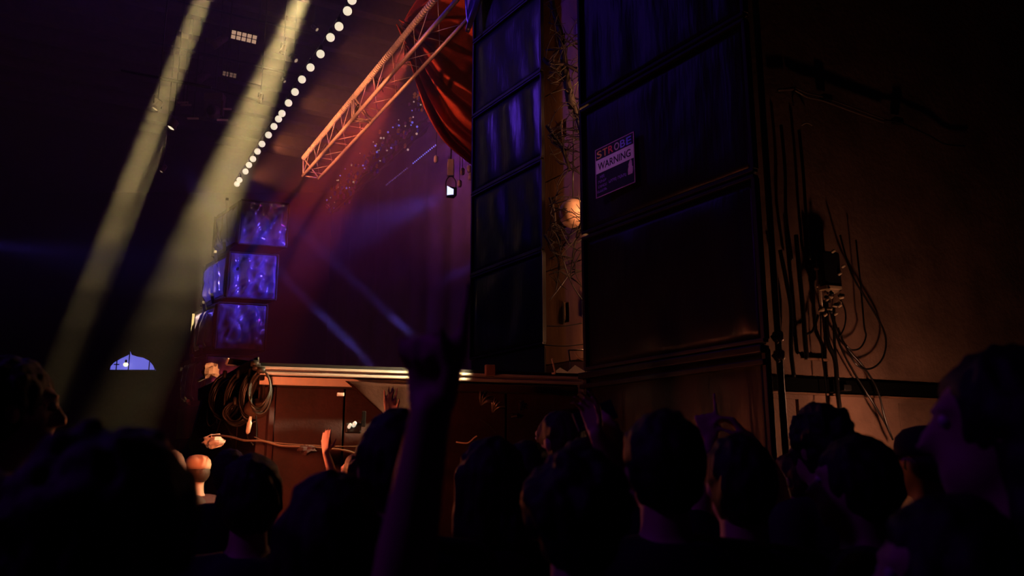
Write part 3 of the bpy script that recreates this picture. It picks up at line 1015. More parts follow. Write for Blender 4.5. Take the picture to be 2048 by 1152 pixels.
# pipes the roof lights hang from
for i, (a, b) in enumerate((((330, 20, 18), (640, 95, 18)), ((300, 105, 20), (600, 172, 20)), ((330, 178, 19), (520, 225, 19)), ((240, 170, 15), (420, 205, 15)))):
    tag(MB().tube([P(*a) + Vector((0, 0, .3)), P(*b) + Vector((0, 0, .3))], .03, 8).build('rigging_pipe', M_blackmetal, None, True),
        ['pipe above the glowing blinder light', 'pipe above the smaller dim blinder', 'pipe over the moving head light', 'pipe crossing the left beam'][i], 'pipe', 'rigging pipes')

# ------------------------------------------------------------------ arched window with blue light, far left
wc = P(265, 741, 26)
win = thing('window_1', wc, 'arched far window glowing blue', 'window')
del win['label'], win['category']
struct(win)
ww, wh = 1.42, .62
outl = [(-.5, 0), (-.49, .22), (-.42, .42), (-.28, .62), (-.12, .80), (-.08, 1.0), (-.03, .8), (.08, .72), (.22, .66), (.36, .5), (.46, .25), (.5, 0)]
M_pane = mat('lit_window_glass', (.3, .3, .8), .3, vary=.0, emit=(.17, .17, .85), strength=.75)
MB().slab([wc + Vector((x * ww, 0, z * wh)) for x, z in outl], (0, 1, 0), .02).build('pane', M_pane, win)
fr = [wc + Vector((x * ww, -.02, z * wh)) for x, z in outl]
MB().tube(fr + [fr[0]], .025, 6).build('window_frame', M_black, win, True)
for x in (-.345, -.085, .36):
    h = .5 if x < -.2 else (.9 if x < 0 else .45)
    MB().box(wc + Vector((x * ww, -.03, h * wh / 2)), (.022, .03, h * wh)).build('mullion', M_black, win)
MB().box(wc + Vector((-.345 * ww, -.035, .29 * wh)), (.16, .03, .03)).build('crossbar', M_black, win)
lp = wc + Vector((-.12 * ww, -.12, .27 * wh))
t = thing('window_lamp', lp, 'bright warm lamp glowing in the arched blue window', 'lamp')
MB().ball(lp, (.075, .06, .065), 14, 9).build('bulb', mat('window_bulb', (1, .95, .8), .3, emit=(1.0, .88, .6), strength=1.4), t, True)
MB().lathe([(.03, .05), (.035, .12), (.02, .15)], lp, None, 10).build('socket', M_black, t, True)

# ------------------------------------------------------------------ cables, coils and odds and ends on the stage corner
def cable(name, pix, rad, m, label, group=None, k=7, n=6):
    """A cable through sight points (px, py, distance)."""
    return tag(MB().tube(spline([P(*q) for q in pix], k), rad, n).build(name, m, None, True), label, 'cable', group)


# bundle that lies along the flank of the stage
for i in range(6):
    o = i * 3.2
    cable('cable', [(516, 716 + o, 6.05), (492, 728 + o, 6.2), (462, 746 + o * 1.1, 6.5), (430, 764 + o * 1.2, 6.9), (398, 780 + o * 1.2, 7.3)], .011,
          M_cablegrey if i in (0, 4) else M_cable,
          ['topmost cable of the bundle along the stage flank', 'second cable down in the bundle along the stage flank', 'third cable down in the bundle along the stage flank',
           'fourth cable down in the bundle along the stage flank', 'fifth cable down in the bundle along the stage flank', 'lowest cable of the bundle along the stage flank'][i], 'stage flank cables')


def coil(px, py, dist, rx, rz, turns, label, m, seed, tilt=0.2):
    r = random.Random(seed)
    c = P(px, py, dist)
    pts = []
    for i in range(turns * 18 + 1):
        w = 2 * math.pi * i / 18 + math.pi / 2
        t = i / 18
        pts.append(c + Vector((rx * math.cos(w) * (1 + .05 * math.sin(t * 5 + seed)), -.05 + .024 * t + .01 * math.sin(i), rz * math.sin(w) * (1 + .07 * math.sin(t * 3 + seed)) - .01 * t + tilt * rx * math.cos(w))))
    o = tag(MB().tube(pts, .0078, 6).build('cable_coil', m, None, True), label, 'cable', 'hanging cable coils')
    MB().lathe([(.012, 0), (.016, .01), (.016, .05), (.011, .06)], c + Vector((0, -.06, rz - .03)), None, 8).build('tie', M_cablegrey, o, True)
    return o


coil(452, 790, 6.45, .105, .15, 4, 'black cable coil hanging leftmost at the stage corner', M_cable, 1)
coil(478, 796, 6.3, .09, .17, 4, 'glossy cable coil hanging second from the left at the stage corner', M_cablegrey, 2)
coil(503, 790, 6.15, .075, .155, 5, 'black cable coil hanging at the middle of the stage corner', M_cable, 3)
coil(521, 778, 6.0, .07, .13, 4, 'cable coil hanging rightmost under the lit lip', M_cablegrey, 4)
coil(474, 824, 6.25, .085, .075, 3, 'low cable coil hanging under the others', M_cablegrey, 5, .05)
for i, q in enumerate((
        [(436, 772, 6.8), (420, 800, 6.7), (414, 838, 6.6), (420, 852, 6.6), (434, 842, 6.6)],
        [(440, 776, 6.7), (432, 815, 6.6), (434, 850, 6.5), (431, 874, 6.45)],
        [(447, 780, 6.6), (446, 820, 6.5), (438, 850, 6.45), (428, 876, 6.4)],
        [(456, 800, 6.5), (450, 838, 6.4), (458, 862, 6.35), (472, 876, 6.3)],
        [(462, 812, 6.4), (456, 850, 6.35), (462, 880, 6.3)],
        [(494, 822, 6.2), (497, 850, 6.15), (495, 875, 6.1), (506, 890, 6.05)],
        [(512, 830, 6.1), (513, 860, 6.05), (512, 878, 6.0)])):
    cable('cable', q, .0055, M_cablegrey if i % 2 else M_cable,
          ['thin looped cable hanging leftmost below the coils', 'thin cable hanging second from left below the coils', 'thin cable swinging left below the coils', 'thin cable bowing right below the coils',
           'short thin cable under the leftmost coil', 'thin cable trailing from the white plug', 'straight thin cable under the rightmost coil'][i], 'thin cables under the stage corner', n=5)
pl = P(498, 851, 6.1)
tag(MB().lathe([(.006, -.06), (.016, -.045), (.018, .02), (.012, .03), (.010, .065)], pl, basis((1, 0, .1), (.12, 0, 1)), 10).build('cable_plug', mat('plug_white', (.85, .8, .65), .3), None, True),
    'pale cable plug hanging below the coils', 'plug')
# pale cable strung along the foot of the stage front
cable('cable', [(400, 878, 6.1), (432, 871, 6.0), (462, 874, 5.95), (490, 881, 5.92), (525, 882, 5.92), (560, 891, 5.92), (600, 893, 5.92), (645, 896, 5.93), (690, 901, 5.95), (735, 915, 5.95)], .0075,
      mat('cable_tan', (.13, .08, .05), .5), 'long tan cable strung low along the stage front')
cable('cable', [(508, 874, 5.95), (540, 884, 5.93), (610, 890, 5.95), (700, 893, 6.0), (760, 890, 6.05)], .004, mat('cable_tan', (.13, .08, .05), .5), 'thinner tan cable just above the long one')
# bag hanging by the coils
bg = P(513, 818, 6.15)
t = thing('canvas_bag', bg, 'round orange lit bag hanging under the cable coils', 'bag')
m = MB().ball(bg, (.088, .07, .075), 18, 12)
m.v = [tuple(Vector(p) + Vector((0, -.012, 0)) * noise.noise(Vector(p) * 18)) for p in m.v]
m.build('sack', mat('canvas', (.08, .042, .025), .75, bump=.3), t, True)
MB().tube(spline([bg + Vector((-.05, 0, .07)), bg + Vector((.0, -.02, .2)), bg + Vector((.03, 0, .26)), bg + Vector((.05, 0, .06))], 6), .012, 6).build('strap', M_dark, t, True)
# crumpled cloths and a wedge on the flank
def crumple(name, px, py, dist, size, label, m, seed, cat='cloth'):
    c = P(px, py, dist)
    b = MB().ball((0, 0, 0), 1, 14, 9)
    vs = []
    for v in b.v:
        v = Vector(v)
        k = 1 + .55 * noise.noise(v * 1.9 + Vector((seed, 0, 0))) + .25 * noise.noise(v * 4.5 + Vector((0, seed, 0)))
        vs.append(tuple(c + Vector((v.x * size[0], v.y * size[1], v.z * size[2])) * k))
    b.v = vs
    return tag(b.build(name, m, None), label, cat)
crumple('crumpled_cloth', 419, 741, 7.0, (.075, .06, .055), 'crumpled orange lit cloth on the far stage flank', mat('orange_lit_cloth', (.6, .22, .12), .8), 3)  # orange light is put into the pale cloth's colour
tag(MB().tube(spline([P(396, 761, 7.1), P(408, 755, 7.05), P(424, 750, 7.0)], 5), [.016] * 10 + [.012], 6).build('stick', M_white, None, True), 'short pale stick below the crumpled cloth', 'stick')
crumple('crumpled_paper', 429, 883, 6.05, (.075, .05, .045), 'crumpled orange lit paper at the foot of the stage flank', M_white, 8, 'paper')
crumple('crumpled_paper', 613, 900, 5.9, (.06, .04, .03), 'small dim crumpled paper under the strung cable', M_fascia, 5, 'paper')
wd = P(478, 726, 6.5)
t = thing('monitor_wedge', wd, 'dark wedge box with a lit edge on the stage corner', 'speaker')
q = [P(453, 728, 6.45), P(457, 716, 6.45), P(500, 722, 6.3), P(500, 732, 6.3)]
MB().slab(q, (.3, .95, 0), .22).build('body', M_black, t)
MB().tube([P(452, 729, 6.44), P(457, 716, 6.44)], .009, 6).build('lit_edge', M_white, t, label='pale strip for the lit edge')  # strips stand in for light caught along the wedge's edges
MB().tube([P(453, 729, 6.44), P(472, 731, 6.4)], .007, 6).build('lower_edge', M_white, t, label='pale lower strip for the lit edge')
# junction clutter at the lip end
for i, (x, y) in enumerate(((517, 728), (521, 736), (530, 741))):
    c = P(x, y, 5.95)
    tag(MB().lathe([(.012, 0), (.024, .004), (.024, .05), (.014, .055)], c, basis((0, 0, 1), (-.9, -.3, .1)), 10).build('cable_connector', M_cablegrey, None, True),
        ['round cable connector at the lip end, topmost', 'round cable connector at the lip end, middle one', 'round cable connector at the lip end, lowest'][i], 'connector', 'connectors at the lip end')
gl = P(704, 850, 6.05)
t = thing('small_spotlight', gl, 'small shiny twin lens spotlight on the dark stage front', 'stage light')
for s, r in ((-1, .012), (1, .014)):
    MB().lathe([(.001, .035), (r * .8, .028), (r, .01), (r, -.03), (r * .6, -.04)], gl + LIP * s * .016 + Vector((0, 0, .006 * s)), basis((1, 0, 0), (.35, -.9, .3)), 12).build('lens', mat('lens_glint', (1, .95, .8), .2, emit=(1, .9, .65), strength=.55), t, True)  # emission stands in for the glint on the lenses
MB().bevel_box(gl + Vector((0, .05, -.02)), (.11, .05, .07), .01, ML).build('body', M_black, t)
MB().bevel_box(P(727, 838, 6.1), (.03, .03, .11), .006, ML).build('bracket', M_blackmetal, t)
tag(MB().bevel_box(P(681, 789, 6.05), (.05, .02, .024), .004, ML).build('bolt_plate', M_white, None), 'small pale bolt plate on the stage front under the lip', 'plate')

# under the lip to the right of the raised arm: shiny plastic, tube, bottle
def fan(px, py, dist, label, seed, n=9, L=.16):
    c = P(px, py, dist)
    r = random.Random(seed)
    t = thing('plastic_tuft', c, label, 'plastic wrap', 'shiny tufts under the lip')
    for i in range(n):
        w = .25 + i / n * 1.6 + r.uniform(-.1, .1)
        d = Vector((math.cos(w), -.3 + r.uniform(-.2, .2), math.sin(w)))
        e = c + d * L * r.uniform(.6, 1)
        md = (c + e) / 2 + Vector((0, -.02, .02))
        MB().tube(spline([c, md, e], 4), [.004, .007, .009, .010, .010, .009, .007, .005, .002], 5).build('strip', mat('shiny_strip', (.16, .12, .09), .25, .6), t, True)
fan(962, 812, 6.35, 'shiny tuft of plastic strips right of the raised arm', 4, 10, .13)
fan(985, 826, 6.35, 'second shiny tuft of plastic strips behind the crowd', 6, 9, .12)
fan(1040, 822, 6.5, 'dim tuft of plastic strips under the lip, rightmost', 9, 7, .09)
crumple('plastic_bag', 1030, 832, 6.5, (.06, .05, .02), 'small shiny crumpled bag under the lip on the right', M_cablegrey, 11, 'bag')
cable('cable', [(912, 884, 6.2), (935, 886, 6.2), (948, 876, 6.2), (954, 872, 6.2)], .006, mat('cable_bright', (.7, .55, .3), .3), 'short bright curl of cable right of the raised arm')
cable('cable', [(960, 838, 6.2), (980, 852, 6.2), (992, 866, 6.2)], .004, M_cablegrey, 'thin dark cable below the shiny tufts')
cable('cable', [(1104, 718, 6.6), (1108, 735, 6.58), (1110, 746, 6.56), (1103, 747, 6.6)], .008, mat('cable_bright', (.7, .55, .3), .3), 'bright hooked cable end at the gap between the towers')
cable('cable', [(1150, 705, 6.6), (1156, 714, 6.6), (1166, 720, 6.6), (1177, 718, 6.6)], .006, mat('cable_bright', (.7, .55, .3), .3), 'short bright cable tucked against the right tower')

# ------------------------------------------------------------------ in the gap: round lamp, dry branches, straps
lc = P(1146, 427, 8.9)
t = thing('round_lamp', lc, 'round pale lamp lit from the right in the gap between the towers', 'lamp')
MB().ball(lc, (.155, .15, .165), 22, 14).build('globe', mat('paper_globe', (.5, .32, .22), .55, bump=.1), t, True)
for i, w in enumerate((-.5, .2, .9, 1.6)):
    pts = [lc + Vector((.162 * math.sin(a) * math.cos(w), .158 * math.sin(a) * math.sin(w), .172 * math.cos(a))) for a in [k * math.pi / 10 for k in range(11)]]
    MB().tube(pts, .007, 5).build('rib', M_dark, t, True)
MB().tube([lc + Vector((0, 0, .16)), lc + Vector((.03, .02, 1.3))], .009, 6).build('cord', M_cable, t, True)


def branch(pix, r0, r1, label, seed, twigs, spread=1.0):
    r = random.Random(seed)
    sp = spline([P(*q) for q in pix], 6)
    n = len(sp)
    t = thing('dry_branch', sp[0], label, 'branch', 'dry branches in the tower gap')
    M = mat('bark', (.014, .008, .006), .75, vary=.4)
    MB().tube(sp, [r0 + (r1 - r0) * i / (n - 1) for i in range(n)], 7).build('stem', M, t, True)
    for k in range(twigs):
        i = r.randrange(1, n - 1)
        p = sp[i]
        d = Vector((r.uniform(-1, 1), r.uniform(-.5, .2), r.uniform(-.7, .9))).normalized()
        L = r.uniform(.18, .5) * spread
        q = [p]
        for s in range(5):
            if (q[-1].x - .038 * q[-1].y) < .10 and d.x < 0:
                d.x = -d.x
            if (q[-1].x - .09 * q[-1].y) > 0 and d.x > 0:
                d.x = -d.x
            d = (d + Vector((r.uniform(-.5, .5), r.uniform(-.2, .2), r.uniform(-.5, .4)))).normalized()
            q.append(q[-1] + d * L / 5)
        MB().tube(q, [.008, .007, .006, .005, .004, .0025], 5).build('twig', M, t, True)


branch([(1098, -30, 9.0), (1108, 20, 8.95), (1121, 65, 8.9), (1127, 110, 8.9), (1132, 150, 8.85), (1138, 185, 8.8), (1146, 215, 8.8)], .028, .055, 'thick dry branch standing high in the gap between the towers', 2, 26)
branch([(1088, 118, 8.9), (1108, 135, 8.85), (1128, 128, 8.8), (1150, 140, 8.75), (1176, 150, 8.7)], .03, .012, 'dry branch crossing the upper gap sideways', 3, 22)
branch([(1092, 100, 8.9), (1118, 98, 8.8), (1150, 88, 8.8), (1178, 76, 8.8)], .012, .006, 'thin dry branch across the upper gap', 4, 12)
branch([(1148, 210, 8.8), (1156, 240, 8.75), (1163, 270, 8.7), (1168, 300, 8.7)], .03, .012, 'dry branch bundle hanging beside the sign', 5, 34, .7)
branch([(1094, 250, 8.9), (1110, 275, 8.9), (1126, 300, 8.8), (1140, 340, 8.8)], .025, .02, 'dark dry branch above the round lamp', 6, 36, .9)
branch([(1100, 395, 8.8), (1108, 420, 8.8), (1112, 455, 8.8), (1124, 500, 8.8)], .018, .01, 'dry branch curling left of the round lamp', 7, 30, .8)
branch([(1165, 440, 8.6), (1154, 470, 8.7), (1146, 510, 8.7), (1140, 560, 8.75)], .016, .006, 'dry branch trailing below the round lamp', 8, 30, .8)
branch([(1090, 470, 9.0), (1108, 500, 8.9), (1118, 530, 8.9), (1112, 580, 8.9)], .02, .008, 'lowest dry branch on the left of the gap', 9, 20, .7)
for i, q in enumerate(([(1112, 468, 8.9), (1140, 560, 8.8), (1174, 612, 8.7)], [(1100, 600, 8.9), (1140, 545, 8.8), (1174, 480, 8.7)], [(1094, 652, 8.9), (1130, 652, 8.8), (1166, 646, 8.7)], [(1090, 690, 8.9), (1130, 692, 8.8), (1170, 688, 8.7)])):
    cable('cord', q, .007, M_cablegrey, ['thin cord slanting down right across the gap', 'thin cord slanting up right across the gap', 'thin level cord under the handle slot in the gap', 'lowest thin level cord in the gap'][i], 'cords across the gap')
cx = P(1150, 715, 8.4)
t = thing('folding_stand', cx, 'small dark metal stand at the foot of the tower gap', 'stand')
for a, b in (((1137, 700), (1172, 700)), ((1137, 700), (1140, 722)), ((1172, 700), (1172, 722)), ((1140, 722), (1174, 722)), ((1140, 722), (1142, 775)), ((1172, 722), (1172, 775))):
    MB().tube([P(a[0], a[1], 8.4), P(b[0], b[1], 8.4)], .008, 6).build('bar', M_cablegrey, t, True)
for i, (a, b, c_) in enumerate((((1098, 752), (1120, 735), (1150, 752)), ((1125, 752), (1150, 730), (1174, 745)))):
    tag(MB().slab([P(a[0], a[1], 6.9), P(b[0], b[1], 7.1), P(c_[0], c_[1], 6.9)], (0, 1, 0), .03).build('brown_offcut', M_ply, None),
        ['triangular brown board offcut at the gap foot, left one', 'triangular brown board offcut at the gap foot, right one'][i], 'board', 'board offcuts in the gap')

# ------------------------------------------------------------------ pole at the right tower edge and fittings of the right wall
pe = RT + FD * 1.80
pe2 = P(1551, 600, 5.35)
px_, py_ = pe2.x, pe2.y
pol = thing('tower_pole', (px_, py_, 0), 'thin steel pole standing at the right edge of the right tower', 'pole')
MB().tube([(px_, py_, 0), (px_, py_, 7)], .022, 10).build('tube', mat('pole_steel', (.16, .11, .08), .5, .0), pol, True)
for z, k in ((2.20, 0), (2.32, 1)):
    MB().lathe([(.03, 0), (.036, .01), (.036, .05), (.03, .06)], (px_, py_, z), None, 12).build('clamp', mat('painted_glint', (.8, .62, .40), .25, .1), pol, True, label='bright clamp')  # highlight on the clamp is put into its colour
    MB().tube([(px_ - .05, py_ - .03, z + .03), (px_ - .02, py_ - .05, z - .02)], .012, 6).build('clamp_bolt', mat('painted_glint', (.8, .62, .40), .25, .1), pol, True)


def wp(px, py, out):
    """Point `out` in front of the right wall on the sight line through (px, py)."""
    t_, z_ = on_plane(px, py, (W0.x + WN.x * out, W0.y + WN.y * out), (WD.x, WD.y))
    return wall_pt(t_, z_, out)


def wcable(name, pix, rad, m, label, group=None, cat='cable', n=6):
    return tag(MB().tube(spline([wp(*q) for q in pix], 7), rad, n).build(name, m, None, True), label, cat, group)


M_glint = mat('painted_glint', (.8, .62, .40), .25, .1)  # bright colour stands in for glints on clamps, plugs and bolts
t = thing('wall_pipe', wp(1646, 625, .07), 'upright steel pipe with cable fittings on the right brown wall', 'pipe')
MB().tube([wp(1633, 500, .07), wp(1637, 560, .07), wp(1645, 622, .07)], .019, 10).build('tube', mat('pipe_lit', (.5, .36, .26), .35, .4), t, True)
for y in (538, 572, 620):
    MB().lathe([(.026, -.014), (.032, -.008), (.032, .008), (.026, .014)], wp(1632 + (y - 500) * .1, y, .07), None, 12).build('clamp', M_glint, t, True)
hb = thing('cable_hub', wp(1660, 560, .10), 'dark cluster of connectors and clamps beside the wall pipe', 'connector box')
MB().bevel_box(wp(1656, 543, .10), (.19, .12, .34), .03, MW).build('box', M_black, hb)
MB().bevel_box(wp(1660, 577, .12), (.17, .11, .035), .01, MW).build('shelf_plate', M_glint, hb)
MB().slab([wp(1660, 583, .14), wp(1682, 575, .16), wp(1680, 583, .16), wp(1668, 588, .15)], WN, .01).build('bracket', mat('bracket_lit', (.75, .6, .42), .4), hb)
rng = random.Random(44)
for i in range(12):
    x, y = 1647 + rng.uniform(0, 32), 582 + i * 3.4 + rng.uniform(-3, 3)
    MB().lathe([(.008, 0), (.014, .006), (.014, .035), (.009, .042)], wp(x, y, .14 + rng.uniform(0, .05)), basis((1, 0, 0), (rng.uniform(.2, 1), -.4, rng.uniform(-1, .2))), 8).build('plug', M_glint if i % 2 else M_black, hb, True)
for x, y in ((1663, 505), (1683, 535), (1676, 550), (1650, 602), (1676, 614), (1647, 632), (1668, 630)):
    MB().lathe([(.006, 0), (.013, .006), (.013, .03), (.007, .036)], wp(x, y, .16), basis((1, 0, .4), (.8, -.4, .5)), 8).build('bolt', M_glint, hb, True)
wl = [([(1652, 600, .10), (1655, 680, .09), (1670, 720, .09), (1676, 790, .09), (1688, 880, .08)], .020, 'thickest black cable dropping from the wall hub to the crowd'),
      ([(1668, 610, .10), (1668, 660, .09), (1670, 700, .08), (1676, 760, .10)], .012, 'black cable dropping just right of the thickest one'),
      ([(1660, 620, .12), (1680, 690, .10), (1705, 740, .10), (1736, 790, .12), (1768, 842, .12), (1786, 880, .12)], .009, 'cable slanting down right across the rail, lower of two'),
      ([(1664, 630, .12), (1690, 690, .10), (1728, 735, .11), (1755, 780, .14), (1768, 830, .14), (1782, 872, .14)], .009, 'cable slanting down right across the rail, upper of two'),
      ([(1680, 470, .12), (1702, 545, .11), (1735, 602, .11), (1765, 655, .12), (1772, 690, .12), (1762, 722, .12), (1738, 738, .12), (1712, 728, .12), (1690, 690, .11), (1676, 655, .11)], .0085, 'large loop of black cable hanging on the wall'),
      ([(1712, 480, .10), (1722, 580, .10), (1728, 650, .11), (1732, 672, .11), (1722, 694, .11), (1705, 700, .11), (1690, 688, .11), (1676, 660, .11)], .0075, 'smaller loop of black cable inside the large one'),
      ([(1676, 590, .13), (1690, 620, .12), (1690, 650, .12), (1680, 672, .12)], .007, 'short cable bowing right of the hub'),
      ([(1641, 625, .09), (1643, 700, .08), (1650, 760, .09), (1656, 850, .09)], .006, 'thin cable left of the thickest black one'),
      ([(1560, 500, .06), (1572, 560, .06), (1582, 620, .06), (1582, 700, .06), (1588, 755, .06)], .018, 'leftmost dark cable running down the wall to the rail'),
      ([(1592, 470, .06), (1600, 560, .06), (1606, 620, .06), (1610, 680, .06), (1614, 718, .06)], .020, 'dark cable second from the left on the wall'),
      ([(1636, 630, .07), (1626, 660, .07), (1614, 668, .07)], .012, 'short dark cable linking the pipe foot to the left cable')]
for pix, r, lb in wl:
    wcable('cable', pix, r, M_cable, lb, 'cables on the right wall')
wcable('wall_conduit', [(1556, 180, .06), (1586, 178, .06)], .014, mat('conduit', (.22, .15, .11), .4, .3), 'short level conduit stub high on the right wall', None, 'pipe')
for o in (0, 7):
    wcable('wall_conduit', [(1590, 176 + o * .6, .06), (1615, 187 + o, .06), (1645, 194 + o, .06), (1700, 214 + o, .06), (1768, 239 + o * .8, .06)], .010, mat('conduit', (.22, .15, .11), .4, .3),
           'upper of two sloping conduits high on the right wall' if o == 0 else 'lower of two sloping conduits high on the right wall', 'sloping wall conduits', 'pipe')
wcable('cable', [(1768, 240, .06), (1800, 245, .06), (1830, 258, .06), (1860, 272, .06), (1890, 288, .05), (1930, 292, .05)], .008, M_cablegrey, 'sagging cable at the end of the sloping conduits')
for i, (x, y) in enumerate(((1652, 196), (1795, 242))):
    tag(MB().bevel_box(wp(x, y, .05), (.10, .06, .06), .01, MW).build('conduit_box', M_cablegrey, None), ['small junction box at the near end of the sloping conduits', 'small junction box at the far end of the sloping conduits'][i], 'junction box', 'conduit boxes')
wcable('wall_hook', [(1603, 251, .05), (1607, 248, .07), (1613, 246, .08), (1620, 248, .07), (1624, 251, .05)], .007, mat('pipe_lit', (.5, .36, .26), .35, .4), 'small bright hook on the dark upper wall', None, 'hook')
for i, x in enumerate((1562, 1598)):
    tag(MB().tube(spline([wp(x, 250 + 10 * i, .05), wp(x + 8, 340, .05), wp(x + 10 + 4 * i, 430, .05), wp(x + 22, 520, .05)], 6), .014, 6).build('hanging_strap', M_cable, None, True),
        ['dark strap hanging on the upper wall nearest the tower', 'dark strap hanging on the upper wall farther from the tower'][i], 'strap', 'dark straps on the wall')
tag(MB().bevel_box(wp(1634, 719, .03), (.24, .04, .02), .005, MW).build('wall_ledge', M_ply, None), 'thin lit ledge on the wall left of the hanging cables', 'ledge')
tag(MB().bevel_box(wp(1690, 776, .06), (.08, .07, .05), .008, MW).build('rail_bracket', M_black, None), 'black bracket under the wall rail', 'bracket')

# ------------------------------------------------------------------ the crowd
M_skin = mat('skin', (.52, .33, .25), .55, vary=.08, scale=14)
M_skin2 = mat('skin_brown', (.30, .18, .12), .55, vary=.08, scale=14)
HAIRS = {'black': mat('hair_black', (.012, .010, .010), .55, vary=.4, scale=40, stretch=(4, 4, .6), bump=.3, bscale=80),
         'brown': mat('hair_brown', (.05, .03, .02), .55, vary=.4, scale=40, stretch=(4, 4, .6), bump=.3, bscale=80),
         'grey': mat('hair_grey', (.09, .08, .085), .55, vary=.3, scale=40, stretch=(4, 4, .6), bump=.3, bscale=80)}
CLOTH = {'black': mat('shirt_black', (.014, .013, .015), .85, vary=.3, bump=.15), 'navy': mat('shirt_navy', (.02, .022, .05), .85, vary=.3, bump=.15),
         'grey': mat('shirt_grey', (.05, .048, .05), .85, vary=.3, bump=.15), 'maroon': mat('shirt_maroon', (.06, .015, .02), .85, vary=.3, bump=.15)}
M_jean = mat('dark_jeans', (.02, .022, .035), .85, vary=.3)
M_eye = mat('eye', (.7, .7, .7), .2)
M_cap = mat('pale_cap', (.6, .42, .3), .8, vary=.1)
M_capd = mat('dark_cap', (.02, .018, .02), .85)


def remeshed(mb, name, m, parent, voxel, smooth=3, strands=0.0, **kw):
    """Fuse overlapping closed shapes into one continuous skin."""
    o = mb.build(name, m, None)
    md = o.modifiers.new('fuse', 'REMESH')
    md.mode = 'VOXEL'
    md.voxel_size = voxel
    md.use_smooth_shade = True
    sm = o.modifiers.new('soften', 'SMOOTH')
    sm.factor, sm.iterations = .5, smooth
    dg = bpy.context.evaluated_depsgraph_get()
    me = bpy.data.meshes.new_from_object(o.evaluated_get(dg))
    me.name = name
    old = o.data
    o.modifiers.clear()
    o.data = me
    bpy.data.meshes.remove(old)
    me.polygons.foreach_set('use_smooth', [True] * len(me.polygons))
    if not me.materials:
        me.materials.append(m)
    if strands:                      # locks that break up the outline of hair
        for v in me.vertices:
            q = v.co
            v.co = q + v.normal * strands * (noise.noise(Vector((q.x * 55, q.y * 55, q.z * 14))) + .6 * noise.noise(q * 26))
    o.parent = parent
    o.matrix_parent_inverse = parent_inverse(parent)
    for k, v in kw.items():
        o[k] = v
    return o


def hand(mb, wrist, d, palm, s, side, curls, thumb=.4, spread=.12):
    """Palm, four unequal bent fingers and a thumb that leaves the side of the palm. d: along the hand, palm: where the palm faces."""
    d, palm = Vector(d).normalized(), Vector(palm).normalized()
    across = d.cross(palm).normalized() * side      # towards the thumb
    palm = across.cross(d).normalized() * side
    L = .175 * s
    kn = wrist + d * L * .52
    for a in (-.30, -.10, .10, .30):                # the palm, as four bones
        mb.capsule(wrist + across * a * .07 * s + d * .01 * s, kn + across * a * .115 * s * 1.05, .0145 * s, .0125 * s, 8)
    lens = (.46, .52, .48, .37)
    offs = (.30, .10, -.10, -.30)
    for i in range(4):
        b = kn + across * offs[i] * .125 * s
        dd = (d + across * offs[i] * spread * 2.2).normalized()
        c = curls[i]
        segs = (lens[i] * L * .45, lens[i] * L * .32, lens[i] * L * .26)
        p, ang = b, 0
        r = (.0098 * s, .0088 * s, .0080 * s, .0068 * s)
        for k in range(3):
            ang += c * (1.35 if k < 2 else .8)
            v = dd * math.cos(ang) + palm * math.sin(ang)
            q = p + v * segs[k]
            mb.capsule(p, q, r[k], r[k + 1], 8)
            p = q
    p = wrist + across * .022 * s + d * .022 * s
    v = (d * .55 + across * (1 - thumb) + palm * (.25 + thumb)).normalized()
    q = p + v * .045 * s
    mb.capsule(p, q, .013 * s, .011 * s, 8)
    v2 = (d * .9 + across * (.35 - thumb * .9) + palm * (.2 + thumb * .5)).normalized()
    q2 = q + v2 * .032 * s
    mb.capsule(q, q2, .0108 * s, .0095 * s, 8)
    mb.capsule(q2, q2 + v2 * .024 * s, .0095 * s, .0075 * s, 8)


OPEN, RELAX, FIST, POINT = (.05, .04, .06, .1), (.30, .34, .38, .42), (1.15, 1.2, 1.2, 1.2), (.03, 1.15, 1.2, 1.2)


